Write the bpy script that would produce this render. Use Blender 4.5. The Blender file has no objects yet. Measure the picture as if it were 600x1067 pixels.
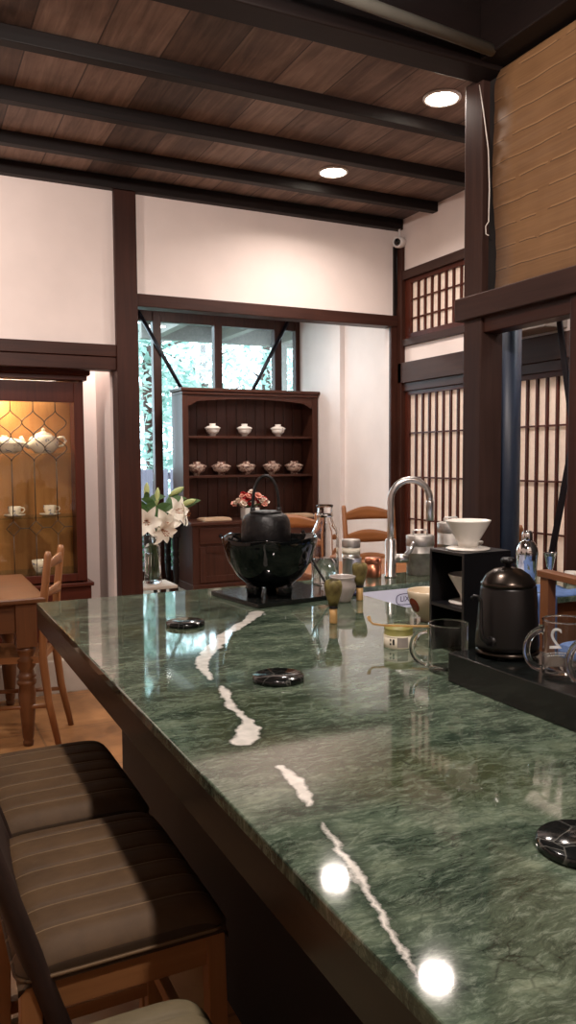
import bpy, bmesh, math, random
from mathutils import Vector, Matrix
random.seed(7)
PI = math.pi
sc = bpy.context.scene
COL = sc.collection

# ------------------------------------------------------------------ materials
def srgb(r, g, b):
    f = lambda c: (c/255/12.92) if c/255 <= .04045 else ((c/255+.055)/1.055)**2.4
    return (f(r), f(g), f(b), 1)

class NT:
    def __init__(s, m):
        s.t = m.node_tree; s.n = s.t.nodes; s.l = s.t.links
        s.b = s.n.get('Principled BSDF'); s.out = s.n.get('Material Output')
    def new(s, k, **kw):
        n = s.n.new(k)
        for a, v in kw.items(): setattr(n, a, v)
        return n
    def link(s, a, b): s.l.new(a, b)
    def math(s, op, a, b=None, c=None, clamp=False):
        n = s.new('ShaderNodeMath', operation=op); n.use_clamp = clamp
        for i, v in enumerate((a, b, c)):
            if v is None: continue
            if isinstance(v, (int, float)): n.inputs[i].default_value = v
            else: s.link(v, n.inputs[i])
        return n.outputs[0]
    def vmath(s, op, a, b=None, scale=None):
        n = s.new('ShaderNodeVectorMath', operation=op)
        for i, v in enumerate((a, b)):
            if v is None: continue
            if isinstance(v, (tuple, list)): n.inputs[i].default_value = v
            else: s.link(v, n.inputs[i])
        if scale is not None:
            if isinstance(scale, (int, float)): n.inputs['Scale'].default_value = scale
            else: s.link(scale, n.inputs['Scale'])
        return n.outputs['Value'] if op in ('DOT_PRODUCT', 'LENGTH', 'DISTANCE') else n.outputs[0]
    def ramp(s, fac, stops):
        n = s.new('ShaderNodeValToRGB'); e = n.color_ramp.elements
        while len(e) < len(stops): e.new(.5)
        for i, (p, c) in enumerate(stops):
            e[i].position = p; e[i].color = c
        s.link(fac, n.inputs[0]); return n.outputs[0]
    def mix(s, fac, a, b, blend='MIX'):
        n = s.new('ShaderNodeMix', data_type='RGBA', blend_type=blend)
        for i, v in ((0, fac), (6, a), (7, b)):
            if isinstance(v, (int, float)): n.inputs[i].default_value = v
            elif isinstance(v, tuple): n.inputs[i].default_value = v
            else: s.link(v, n.inputs[i])
        return n.outputs[2]
    def noise(s, vec, scale, detail=3, rough=.5, dist=0):
        n = s.new('ShaderNodeTexNoise'); n.inputs['Scale'].default_value = scale
        n.inputs['Detail'].default_value = detail; n.inputs['Roughness'].default_value = rough
        n.inputs['Distortion'].default_value = dist
        if vec is not None: s.link(vec, n.inputs['Vector'])
        return n
    def mapping(s, vec, scale=(1, 1, 1), rot=(0, 0, 0)):
        n = s.new('ShaderNodeMapping'); n.inputs['Scale'].default_value = scale
        n.inputs['Rotation'].default_value = rot
        s.link(vec, n.inputs['Vector']); return n.outputs[0]
    def coord(s): return s.new('ShaderNodeTexCoord').outputs['Object']
    def bump(s, h, strength, dist=.01):
        n = s.new('ShaderNodeBump'); n.inputs['Strength'].default_value = strength
        n.inputs['Distance'].default_value = dist; s.link(h, n.inputs['Height'])
        s.link(n.outputs[0], s.b.inputs['Normal'])

def base_mat(name, rough=.5, metal=0.0, **kw):
    m = bpy.data.materials.new(name); m.use_nodes = True
    t = NT(m); t.b.inputs['Roughness'].default_value = rough; t.b.inputs['Metallic'].default_value = metal
    for k, v in kw.items(): t.b.inputs[k].default_value = v
    return m, t

def plain(name, col, rough=.5, metal=0.0, var=.08, nscale=14, bump=0, **kw):
    m, t = base_mat(name, rough, metal, **kw)
    n = t.noise(t.coord(), nscale, 4)
    lo = tuple(c*(1-var) for c in col[:3])+(1,); hi = tuple(min(1, c*(1+var)) for c in col[:3])+(1,)
    t.link(t.ramp(n.outputs[0], [(.3, lo), (.7, hi)]), t.b.inputs['Base Color'])
    if bump: t.bump(n.outputs[0], bump)
    return m

_w = {}
def wood(kind, axis):
    key = (kind, axis)
    if key in _w: return _w[key]
    dark, light, rough = {
        'dark':   (srgb(38, 18, 13), srgb(68, 37, 27), .45),
        'beam':   (srgb(44, 28, 24), srgb(70, 48, 41), .6),
        'black':  (srgb(15, 10, 9), srgb(28, 18, 16), .55),
        'hutch':  (srgb(48, 26, 19), srgb(82, 46, 34), .38),
        'cab':    (srgb(54, 22, 15), srgb(84, 38, 25), .38),
        'pine':   (srgb(74, 44, 24), srgb(114, 71, 40), .4),
        'honey':  (srgb(110, 68, 38), srgb(150, 100, 60), .4),
        'orange': (srgb(118, 72, 38), srgb(150, 96, 54), .4),
        'teak':   (srgb(100, 60, 34), srgb(136, 86, 52), .5),
        'bamboo': (srgb(190, 145, 88), srgb(220, 180, 122), .5),
        'fence':  (srgb(120, 112, 128), srgb(170, 160, 175), .8),
        'grey':   (srgb(92, 86, 82), srgb(128, 120, 112), .7),
        'amber':  (srgb(150, 100, 50), srgb(186, 134, 76), .5),
        'oak':    (srgb(136, 90, 52), srgb(172, 120, 74), .5),
        'apron':  (srgb(20, 13, 10), srgb(40, 26, 20), .22),
    }[kind]
    m, t = base_mat('wood_%s_%s' % (kind, axis), rough)
    if kind in ('dark', 'beam', 'black', 'cab', 'hutch'): t.b.inputs['Specular IOR Level'].default_value = .22
    sc_ = {'x': (1.2, 22, 22), 'y': (22, 1.2, 22), 'z': (22, 22, 1.2)}[axis]
    v = t.mapping(t.coord(), sc_)
    n1 = t.noise(v, 1.6, 5, .6, .6); n2 = t.noise(t.coord(), 2.2, 2)
    f = t.math('MULTIPLY_ADD', n2.outputs[0], .45, t.math('MULTIPLY', n1.outputs[0], .6))
    t.link(t.ramp(f, [(.3, dark), (.75, light)]), t.b.inputs['Base Color'])
    t.bump(n1.outputs[0], .12, .004)
    _w[key] = m; return m

M = {}
M['plaster'] = plain('plaster', srgb(226, 212, 206), .85, 0, .03, 5, .02)
M['plaster_cool'] = plain('plaster_far', srgb(228, 218, 214), .85, 0, .03, 5)
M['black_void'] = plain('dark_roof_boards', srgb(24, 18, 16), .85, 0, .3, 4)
M['steel'] = plain('brushed_steel', (.62, .6, .58, 1), .28, 1, .06, 30)
M['steel_polished'] = plain('polished_steel', (.78, .78, .78, 1), .08, 1, .03, 10)
M['copper'] = plain('copper', srgb(196, 128, 100), .3, 1, .12, 20)
M['tin'] = plain('grey_tin', (.5, .49, .44, 1), .35, 1, .1, 25)
M['tin_aged'] = plain('aged_tin', (.42, .39, .36, 1), .5, .85, .35, 22)
M['white_ceramic'] = plain('white_ceramic', srgb(236, 232, 224), .18, 0, .02, 8)
M['cream_ceramic'] = plain('cream_ceramic', srgb(222, 204, 176), .22, 0, .04, 8)
M['red_spot'] = plain('red_brown_glaze', srgb(128, 44, 22), .25, 0, .1, 30)
M['grey_ceramic'] = plain('grey_ceramic', srgb(176, 166, 160), .25, 0, .1, 18)
M['black_glaze'] = plain('black_glaze', srgb(9, 12, 13), .06, 0, .3, 6)
M['iron'] = plain('cast_iron', srgb(26, 25, 26), .42, .3, .25, 60, .25)
M['kettle_black'] = plain('kettle_black', srgb(22, 20, 20), .36, .2, .1, 40)
M['kettle_lid'] = plain('kettle_lid', srgb(66, 58, 52), .24, .9, .1, 20)
M['black_panel'] = plain('black_panel', srgb(16, 16, 20), .35, 0, .1, 10)
M['matte_black'] = plain('matte_black_board', srgb(12, 10, 9), .7, 0, .2, 10)
M['black_plastic'] = plain('black_plastic', srgb(14, 14, 15), .4, 0, .1, 10)
M['black_steel'] = plain('blackened_steel', srgb(34, 32, 40), .4, .4, .15, 20)
M['navy'] = plain('navy_paint', srgb(38, 48, 66), .42, 0, .1, 6)
M['blue_cloth'] = plain('blue_cloth', srgb(98, 128, 182), .8, 0, .18, 40, .2)
M['navy_cloth'] = plain('navy_cloth', srgb(42, 42, 72), .8, 0, .2, 40, .2)
M['lens'] = plain('camera_lens', srgb(8, 8, 10), .1, 0, .1, 10)
M['white_plastic'] = plain('white_plastic', srgb(220, 214, 210), .4, 0, .02, 10)
M['paper'] = None
M['leather'] = None
M['charcoal_rug'] = plain('dark_plinth', srgb(34, 28, 26), .6, 0, .2, 10)
M['stone'] = plain('threshold_stone', srgb(176, 164, 152), .7, 0, .12, 5, .1)
M['tatami'] = plain('raised_floor', srgb(160, 140, 120), .55, 0, .12, 8)
M['petal'] = plain('lily_petal', srgb(246, 242, 230), .5, 0, .05, 20)
M['bud'] = plain('lily_bud', srgb(176, 186, 122), .5, 0, .12, 20)
M['leafgreen'] = plain('lily_leaf', srgb(70, 104, 54), .5, 0, .2, 15)
M['stamen'] = plain('lily_stamen', srgb(150, 84, 30), .6)
M['fl_red'] = plain('red_flower', srgb(178, 30, 34), .6, 0, .2, 60)
M['fl_pink'] = plain('pink_flower', srgb(232, 160, 140), .6, 0, .15, 60)
M['fl_white'] = plain('white_flower', srgb(240, 222, 206), .6, 0, .08, 60)
M['label_cream'] = plain('cream_label', srgb(232, 224, 204), .6, 0, .03, 20)
M['ink'] = plain('black_ink', srgb(26, 24, 28), .6)
M['ink_blue'] = plain('blue_ink', srgb(52, 44, 92), .6)
M['matcha_lid'] = plain('green_tin_lid', srgb(150, 146, 84), .4, 0, .08, 20)
M['white_print'] = plain('white_print', srgb(240, 240, 240), .5)
M['came'] = plain('lead_came', srgb(70, 56, 44), .5, .4, .1, 30)
M['book'] = plain('beige_board', srgb(200, 170, 140), .6, 0, .06, 12)
M['basin'] = plain('sink_basin', srgb(220, 222, 234), .3, 0, .04, 8)
M['sky_fence'] = wood('fence', 'z')
M['ground'] = plain('ground_outside', srgb(120, 130, 110), .9, 0, .3, 2)
M['conduit'] = plain('grey_conduit', srgb(92, 90, 82), .6, 0, .1, 8)
M['cord_white'] = plain('white_cord', srgb(225, 215, 205), .6)

def mk_glass(name, tint=(1, 1, 1, 1), rough=0.0):
    m, t = base_mat(name, rough)
    t.b.inputs['Base Color'].default_value = tint
    t.b.inputs['Transmission Weight'].default_value = 1; t.b.inputs['IOR'].default_value = 1.47
    return m
M['glass'] = mk_glass('clear_glass')
M['water'] = mk_glass('water', (.97, .99, 1, 1)); NT(M['water']).b.inputs['IOR'].default_value = 1.33

def mk_pane(name, tint, power=5.0):
    # thin window glass: mostly clear, a Fresnel share of mirror reflection
    m = bpy.data.materials.new(name); m.use_nodes = True; t = NT(m)
    tr = t.new('ShaderNodeBsdfTransparent'); tr.inputs[0].default_value = tint
    gl = t.new('ShaderNodeBsdfGlossy'); gl.inputs['Roughness'].default_value = .02
    lw = t.new('ShaderNodeLayerWeight'); lw.inputs[0].default_value = .5
    fr = t.math('MULTIPLY_ADD', t.math('POWER', lw.outputs['Facing'], power), .9, .05)
    mx = t.new('ShaderNodeMixShader'); t.link(fr, mx.inputs[0])
    t.link(tr.outputs[0], mx.inputs[1]); t.link(gl.outputs[0], mx.inputs[2])
    t.link(mx.outputs[0], t.out.inputs[0]); return m
M['pane'] = mk_pane('window_pane', (.9, .97, 1, 1))
M['mug_glass'] = mk_pane('thin_mug_glass', (.975, .985, .985, 1), 2.4)
M['amber_pane'] = mk_pane('cabinet_pane', (.96, .93, .88, 1))

def mk_paper():
    m, t = base_mat('shoji_paper', .9)
    n = t.noise(t.coord(), 40, 4)
    t.link(t.ramp(n.outputs[0], [(.3, srgb(226, 208, 196)), (.7, srgb(236, 220, 208))]), t.b.inputs['Base Color'])
    tl = t.new('ShaderNodeBsdfTranslucent'); tl.inputs[0].default_value = srgb(240, 225, 210)
    mx = t.new('ShaderNodeMixShader'); mx.inputs[0].default_value = .16
    t.link(t.b.outputs[0], mx.inputs[1]); t.link(tl.outputs[0], mx.inputs[2]); t.link(mx.outputs[0], t.out.inputs[0])
    return m
M['paper'] = mk_paper()

def mk_leather(name, a, b, seams=None):
    m, t = base_mat(name, .62); t.b.inputs['Specular IOR Level'].default_value = .3
    n = t.noise(t.coord(), 9, 4, .6); n2 = t.noise(t.coord(), 160, 2)
    col = t.ramp(n.outputs[0], [(.3, a), (.72, b)])
    if seams:       # ridge highlights painted as a pale line per channel, groove line darker
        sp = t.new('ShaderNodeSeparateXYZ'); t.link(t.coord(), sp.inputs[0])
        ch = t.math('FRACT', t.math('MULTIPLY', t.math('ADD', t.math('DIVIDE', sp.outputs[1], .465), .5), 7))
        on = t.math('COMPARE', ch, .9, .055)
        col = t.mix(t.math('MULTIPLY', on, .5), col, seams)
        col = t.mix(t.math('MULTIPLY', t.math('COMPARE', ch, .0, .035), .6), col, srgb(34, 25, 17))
    t.link(col, t.b.inputs['Base Color'])
    t.bump(n2.outputs[0], .15, .002); return m
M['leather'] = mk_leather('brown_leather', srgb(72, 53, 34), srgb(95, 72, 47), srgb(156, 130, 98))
M['leather_olive'] = mk_leather('olive_leather', srgb(98, 88, 66), srgb(122, 110, 84))
M['leather_dark'] = mk_leather('dark_leather', srgb(40, 28, 23), srgb(56, 40, 33))

VEIN = [
 [(1.024,2.329,.0229),(.959,2.236,.0146),(.878,2.146,.0162),(.805,2.073,.0133),(.769,1.996,.0208),(.719,1.936,.0196),(.66,1.84,.0179),(.635,1.771,.0128),(.622,1.701,.0086),(.614,1.659,.0029)],
 [(.614,1.594,.0043),(.609,1.555,.0123),(.594,1.511,.0083),(.583,1.465,.0097),(.58,1.411,.0072),(.577,1.359,.0092),(.565,1.321,.0178),(.542,1.286,.0227),(.525,1.265,.0188)],
 [(.536,1.129,.0053),(.536,1.073,.0096),(.522,1.023,.0083),(.513,.985,.0029)],
 [(.5,.927,.0007),(.491,.868,.0032),(.479,.81,.0056),(.469,.763,.004),(.46,.734,.003),(.453,.702,.0048),(.451,.678,.0026),(.444,.653,.0022),(.436,.63,.0014),(.427,.603,-.001)]]
CTR = Vector((0.9, 1.6, 0))     # the counter's own origin

def mk_marble():
    m, t = base_mat('green_marble', .05); t.b.inputs['IOR'].default_value = 1.62
    co = t.coord()
    warp = t.noise(co, 3.2, 4, .6)
    wv = t.vmath('SCALE', t.vmath('SUBTRACT', warp.outputs['Color'], (.5, .5, .5)), None, .12)
    p = t.vmath('ADD', co, wv)
    stre = t.mapping(p, (1.0, 2.4, 2.0), (0, 0, .35))
    big = t.noise(stre, 5.5, 9, .72, .15)
    base = t.ramp(big.outputs[0], [(.28, srgb(24, 35, 28)), (.42, srgb(54, 68, 56)), (.55, srgb(86, 101, 84)), (.72, srgb(134, 146, 124))])
    pat = t.noise(co, 2.1, 3, .5)                       # olive patches
    base = t.mix(t.ramp(pat.outputs[0], [(.52, (0, 0, 0, 1)), (.68, (.6, .6, .6, 1))]), base, srgb(66, 68, 38))
    def crack(scale, w, vec):
        v = t.new('ShaderNodeTexVoronoi', feature='DISTANCE_TO_EDGE'); v.inputs['Scale'].default_value = scale
        t.link(vec, v.inputs['Vector'])
        return t.math('SUBTRACT', 1, t.math('DIVIDE', v.outputs[0], w, clamp=True), clamp=True)
    c1 = crack(7, .02, stre); c2 = crack(17, .05, stre)
    brk = t.noise(co, 9, 3, .6)
    gate = t.ramp(brk.outputs[0], [(.42, (0, 0, 0, 1)), (.66, (1, 1, 1, 1))])
    f1 = t.math('MULTIPLY', c1, t.math('MULTIPLY', gate, .32))
    base = t.mix(f1, base, srgb(150, 164, 148))
    c3 = crack(34, .06, t.mapping(p, (1.0, 2.0, 1.0), (0, 0, -.4)))
    fine = t.noise(t.mapping(p, (1, 3.2, 1), (0, 0, .35)), 34, 8, .8, .1)
    base = t.mix(t.ramp(fine.outputs[0], [(.5, (0, 0, 0, 1)), (.7, (.7, .7, .7, 1))]), base, srgb(150, 164, 146))
    base = t.mix(t.ramp(fine.outputs[0], [(.28, (.6, .6, .6, 1)), (.46, (0, 0, 0, 1))]), base, srgb(24, 38, 32))
    base = t.mix(t.math('MULTIPLY', c3, .22), base, srgb(30, 42, 36))
    gate2 = t.ramp(brk.outputs[0], [(.34, (1, 1, 1, 1)), (.56, (0, 0, 0, 1))])
    base = t.mix(t.math('MULTIPLY', c2, t.math('MULTIPLY', gate2, .6)), base, srgb(10, 20, 17))
    # the broad white vein, a chain of tapered strokes
    ns = t.noise(co, 26, 5, .65)
    q = t.vmath('ADD', co, t.vmath('SCALE', t.vmath('SUBTRACT', ns.outputs['Color'], (.5, .5, .5)), None, .034))
    q = t.vmath('MULTIPLY', q, (1, 1, 0))
    dmin = None
    for chain in VEIN:
        for (ax, ay, ar), (bx, by, br) in zip(chain, chain[1:]):
            a = (ax-CTR.x, ay-CTR.y, 0); ba = (bx-ax, by-ay, 0); L = ba[0]**2+ba[1]**2
            pa = t.vmath('SUBTRACT', q, a)
            h = t.math('DIVIDE', t.vmath('DOT_PRODUCT', pa, ba), L, clamp=True)
            cl = t.vmath('SCALE', ba, None, h)
            d = t.vmath('DISTANCE', pa, cl)
            d = t.math('SUBTRACT', d, t.math('MULTIPLY_ADD', h, br-ar, ar))
            dmin = d if dmin is None else t.math('MINIMUM', dmin, d)
    edge = t.new('ShaderNodeMapRange'); edge.inputs[1].default_value = .003; edge.inputs[2].default_value = -.003
    t.link(dmin, edge.inputs[0])
    rim = t.new('ShaderNodeMapRange'); rim.inputs[1].default_value = .016; rim.inputs[2].default_value = .001
    t.link(dmin, rim.inputs[0])
    base = t.mix(t.math('MULTIPLY', rim.outputs[0], .55), base, srgb(22, 38, 31))
    wn = t.noise(co, 40, 4)
    white = t.ramp(wn.outputs[0], [(.3, srgb(206, 204, 196)), (.7, srgb(240, 236, 228))])
    base = t.mix(edge.outputs[0], base, white)
    t.link(base, t.b.inputs['Base Color'])
    return m
M['marble'] = mk_marble()

def mk_black_marble(name, veins):
    m, t = base_mat(name, .12)
    co = t.coord(); w = t.noise(co, 14, 3)
    p = t.vmath('ADD', co, t.vmath('SCALE', w.outputs['Color'], None, .03))
    v = t.new('ShaderNodeTexVoronoi', feature='DISTANCE_TO_EDGE'); v.inputs['Scale'].default_value = 22
    t.link(p, v.inputs['Vector'])
    c = t.math('SUBTRACT', 1, t.math('DIVIDE', v.outputs[0], .028, clamp=True), clamp=True)
    g = t.noise(co, 30, 2)
    f = t.math('MULTIPLY', c, t.math('MULTIPLY', g.outputs[0], veins))
    t.link(t.mix(f, srgb(20, 22, 22), srgb(190, 190, 180)), t.b.inputs['Base Color']); return m
M['coaster'] = mk_black_marble('veined_black_stone', .45)
M['granite'] = plain('black_granite', srgb(22, 25, 24), .16, 0, .35, 90)

def mk_planks(name, width, axis, cols, rough, seam=.012, plank_len=0):
    # boards that run along `axis`; each one has its own tone
    m, t = base_mat(name, rough)
    co = t.coord(); sp = t.new('ShaderNodeSeparateXYZ'); t.link(co, sp.inputs[0])
    a = sp.outputs[0 if axis == 'y' else 1]
    u = t.math('DIVIDE', a, width); idx = t.math('FLOOR', u); fr = t.math('FRACT', u)
    wn = t.new('ShaderNodeTexWhiteNoise', noise_dimensions='1D'); t.link(idx, wn.inputs['W'])
    v = t.mapping(co, (14, 1.2, 14) if axis == 'y' else (1.2, 14, 14))
    off = t.new('ShaderNodeCombineXYZ'); t.link(t.math('MULTIPLY', wn.outputs[0], 40), off.inputs[2])
    g = t.noise(t.vmath('ADD', v, off.outputs[0]), 1.8, 6, .62, .8)
    bl = t.noise(co, 2.6, 4, .6)
    f = t.math('ADD', t.math('MULTIPLY', g.outputs[0], .5), t.math('ADD', t.math('MULTIPLY', wn.outputs[0], .22), t.math('MULTIPLY', bl.outputs[0], .34)))
    col = t.ramp(f, [(.34, cols[0]), (.52, cols[1]), (.72, cols[2])])
    kn = t.new('ShaderNodeTexVoronoi'); kn.inputs['Scale'].default_value = 3.2
    t.link(t.mapping(co, (1.4, .8, 1) if axis == 'y' else (.8, 1.4, 1)), kn.inputs['Vector'])
    col = t.mix(t.ramp(kn.outputs['Distance'], [(.03, (.8, .8, .8, 1)), (.1, (0, 0, 0, 1))]), col, cols[3])
    sm = t.math('LESS_THAN', t.math('MINIMUM', fr, t.math('SUBTRACT', 1, fr)), seam)
    col = t.mix(t.math('MULTIPLY', sm, .8), col, cols[3])
    t.link(col, t.b.inputs['Base Color']); t.bump(g.outputs[0], .1, .004); return m
M['ceil_planks'] = mk_planks('ceiling_planks', .27, 'y', (srgb(58, 44, 38), srgb(104, 83, 72), srgb(156, 132, 118), srgb(30, 20, 17)), .6)
M['floor'] = None
def mk_floor():
    m, t = base_mat('brown_floor', .4)
    co = t.coord(); n = t.noise(co, 1.6, 6, .6, .5); n2 = t.noise(co, 9, 4)
    f = t.math('ADD', t.math('MULTIPLY', n.outputs[0], .7), t.math('MULTIPLY', n2.outputs[0], .3))
    col = t.ramp(f, [(.34, srgb(112, 76, 44)), (.5, srgb(152, 106, 64)), (.68, srgb(184, 138, 92))])
    br = t.new('ShaderNodeTexBrick'); br.offset = 0
    br.inputs['Scale'].default_value = 1; br.inputs['Mortar Size'].default_value = .006
    br.inputs['Brick Width'].default_value = .6; br.inputs['Row Height'].default_value = .6
    t.link(co, br.inputs['Vector'])
    col = t.mix(t.math('MULTIPLY', br.outputs['Fac'], .5), col, srgb(80, 56, 36))
    t.link(col, t.b.inputs['Base Color']); return m
M['floor'] = mk_floor()

def mk_blind():
    m, t = base_mat('reed_blind', .65)
    co = t.coord(); sp = t.new('ShaderNodeSeparateXYZ'); t.link(co, sp.inputs[0])
    fine = t.noise(t.mapping(co, (1, 3, 120)), 1, 3); n = t.noise(co, 3, 4)
    f = t.math('ADD', t.math('MULTIPLY', fine.outputs[0], .4), t.math('MULTIPLY', n.outputs[0], .6))
    col = t.ramp(f, [(.35, srgb(108, 77, 47)), (.65, srgb(130, 96, 62))])
    # stitched seams, broken here and there
    w = t.noise(co, 5, 3); z = t.math('ADD', sp.outputs[2], t.math('MULTIPLY', w.outputs[0], .02))
    fr = t.math('FRACT', t.math('DIVIDE', z, .092)); br = t.noise(t.mapping(co, (1, 6, 8)), 1.4, 3)
    on = t.math('GREATER_THAN', br.outputs[0], .42)
    s1 = t.math('MULTIPLY', t.math('LESS_THAN', fr, .045), on)
    s2 = t.math('MULTIPLY', t.math('COMPARE', fr, .08, .03), on)
    col = t.mix(t.math('MULTIPLY', s1, .75), col, srgb(62, 40, 22)); col = t.mix(t.math('MULTIPLY', s2, .5), col, srgb(160, 126, 88))
    t.link(col, t.b.inputs['Base Color']); t.bump(fr, .12, .004); return m
M['blind'] = mk_blind()

def mk_bowl_pattern(name, base, ink, sc_, thr):
    m, t = base_mat(name, .2)
    n = t.noise(t.coord(), sc_, 3, .6, .6)
    t.link(t.ramp(n.outputs[0], [(thr, base), (thr+.04, ink)]), t.b.inputs['Base Color']); return m
M['bowl_red'] = mk_bowl_pattern('painted_bowl', srgb(190, 164, 148), srgb(96, 62, 54), 34, .5)
M['bowl_grey'] = mk_bowl_pattern('pale_painted_bowl', srgb(232, 222, 212), srgb(110, 98, 104), 22, .62)
M['china'] = mk_bowl_pattern('painted_china', srgb(240, 236, 222), srgb(112, 124, 156), 42, .6)

def mk_whisk():
    m, t = base_mat('whisk_tines', .6)
    n = t.noise(t.coord(), 26, 3)
    t.link(t.ramp(n.outputs[0], [(.35, srgb(92, 78, 42)), (.6, srgb(140, 128, 74)), (.75, srgb(150, 160, 110))]), t.b.inputs['Base Color']); return m
M['whisk'] = mk_whisk()

def mk_leafy(name, a, b):
    m, t = base_mat(name, .6)
    g = t.new('ShaderNodeNewGeometry')
    t.link(t.ramp(g.outputs['Random Per Island'], [(0, a), (1, b)]), t.b.inputs['Base Color'])
    tl = t.new('ShaderNodeBsdfTranslucent'); t.link(t.ramp(g.outputs['Random Per Island'], [(0, a), (1, b)]), tl.inputs[0])
    mx = t.new('ShaderNodeMixShader'); mx.inputs[0].default_value = .5
    t.link(t.b.outputs[0], mx.inputs[1]); t.link(tl.outputs[0], mx.inputs[2]); t.link(mx.outputs[0], t.out.inputs[0]); return m
M['leaves'] = mk_leafy('tree_leaves', srgb(104, 140, 128), srgb(206, 222, 214))
M['shrub'] = mk_leafy('shrub_leaves', srgb(60, 96, 74), srgb(110, 150, 110))

def mk_emit(name, col, s):
    m = bpy.data.materials.new(name); m.use_nodes = True; t = NT(m)
    e = t.new('ShaderNodeEmission'); e.inputs[0].default_value = col; e.inputs[1].default_value = s
    t.link(e.outputs[0], t.out.inputs[0]); return m
M['lamp'] = mk_emit('lamp_diffuser', (1, .9, .74, 1), 30)

# ------------------------------------------------------------------ mesh helpers
class MB:
    def __init__(s): s.bm = bmesh.new(); s.mi = 0
    def _fin(s, faces, smooth=False):
        for f in faces: f.material_index = s.mi; f.smooth = smooth
    def box(s, x0, x1, y0, y1, z0, z1, bev=0.0, mat=None):
        b = bmesh.new(); bmesh.ops.create_cube(b, size=1)
        bmesh.ops.scale(b, vec=(abs(x1-x0), abs(y1-y0), abs(z1-z0)), verts=b.verts)
        bmesh.ops.translate(b, vec=((x0+x1)/2, (y0+y1)/2, (z0+z1)/2), verts=b.verts)
        if bev: bmesh.ops.bevel(b, geom=list(b.edges), offset=bev, segments=2, profile=.5, affect='EDGES')
        if mat is not None: bmesh.ops.transform(b, matrix=mat, verts=b.verts)
        s._merge(b); return s
    def _merge(s, b, smooth=False):
        vm = {v: s.bm.verts.new(v.co) for v in b.verts}; fs = []
        for f in b.faces:
            try: fs.append(s.bm.faces.new([vm[v] for v in f.verts]))
            except ValueError: pass
        s._fin(fs, smooth); b.free()
    def bar(s, a, b, w, d=None, up=(0, 0, 1), bev=.002):
        # rectangular bar from a to b
        a = Vector(a); b = Vector(b); d = d or w; z = (b-a).normalized(); u = Vector(up)
        if abs(z.dot(u)) > .95: u = Vector((1, 0, 0))
        x = u.cross(z).normalized(); y = z.cross(x)
        m = Matrix((x, y, z)).transposed().to_4x4(); m.translation = a
        return s.box(-w/2, w/2, -d/2, d/2, 0, (b-a).length, bev, m)
    def tube(s, pts, r, n=10, caps=True, closed=False, smooth=True):
        pts = [Vector(p) for p in pts]; k = len(pts)
        rs = r if isinstance(r, (list, tuple)) else [r]*k
        rings = []; prev = None
        for i, p in enumerate(pts):
            if closed: t = (pts[(i+1) % k]-pts[i-1]).normalized()
            else: t = (pts[min(i+1, k-1)]-pts[max(i-1, 0)]).normalized()
            if prev is None:
                u = Vector((0, 0, 1)) if abs(t.z) < .9 else Vector((1, 0, 0)); x = u.cross(t).normalized()
            else: x = (prev - t*prev.dot(t)).normalized()
            prev = x; y = t.cross(x)
            rings.append([s.bm.verts.new(p+(x*math.cos(2*PI*j/n)+y*math.sin(2*PI*j/n))*rs[i]) for j in range(n)])
        fs = []
        for i in range(k if closed else k-1):
            A = rings[i]; B = rings[(i+1) % k]
            for j in range(n): fs.append(s.bm.faces.new((A[j], A[(j+1) % n], B[(j+1) % n], B[j])))
        if caps and not closed: fs.append(s.bm.faces.new(rings[0][::-1])); fs.append(s.bm.faces.new(rings[-1]))
        s._fin(fs, smooth); return s
    def lathe(s, prof, n=32, c=(0, 0, 0), fn=None, mat=None, smooth=True):
        # prof: (r, z) pairs; r == 0 closes to a point
        c = Vector(c); rings = []
        for r, z in prof:
            if r <= 1e-6: rings.append([s.bm.verts.new(c+Vector((0, 0, z)))]); continue
            ring = []
            for j in range(n):
                a = 2*PI*j/n; v = Vector((r*math.cos(a), r*math.sin(a), z))
                if fn: v = fn(v, a)
                ring.append(s.bm.verts.new(c+v))
            rings.append(ring)
        fs = []
        for A, B in zip(rings, rings[1:]):
            for j in range(n):
                k = (j+1) % n
                if len(A) == 1 and len(B) == 1: continue
                if len(A) == 1: fs.append(s.bm.faces.new((A[0], B[k], B[j])))
                elif len(B) == 1: fs.append(s.bm.faces.new((A[j], A[k], B[0])))
                else: fs.append(s.bm.faces.new((A[j], A[k], B[k], B[j])))
        s._fin(fs, smooth)
        if mat is not None: bmesh.ops.transform(s.bm, matrix=mat, verts=[v for r in rings for v in r])
        return s
    def prism(s, poly, z0, z1, mat=None):
        # outline in XY pulled up in Z
        b = bmesh.new()
        lo = [b.verts.new((x, y, z0)) for x, y in poly]; hi = [b.verts.new((x, y, z1)) for x, y in poly]; n = len(poly)
        b.faces.new(lo[::-1]); b.faces.new(hi)
        for i in range(n): b.faces.new((lo[i], lo[(i+1) % n], hi[(i+1) % n], hi[i]))
        if mat is not None: bmesh.ops.transform(b, matrix=mat, verts=b.verts)
        s._merge(b); return s
    def quad(s, *p):
        f = s.bm.faces.new([s.bm.verts.new(q) for q in p]); s._fin([f]); return s
    def grid(s, fn, nu, nv, smooth=True):
        V = [[s.bm.verts.new(fn(i/nu, j/nv)) for j in range(nv+1)] for i in range(nu+1)]
        s._fin([s.bm.faces.new((V[i][j], V[i+1][j], V[i+1][j+1], V[i][j+1])) for i in range(nu) for j in range(nv)], smooth); return s
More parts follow.
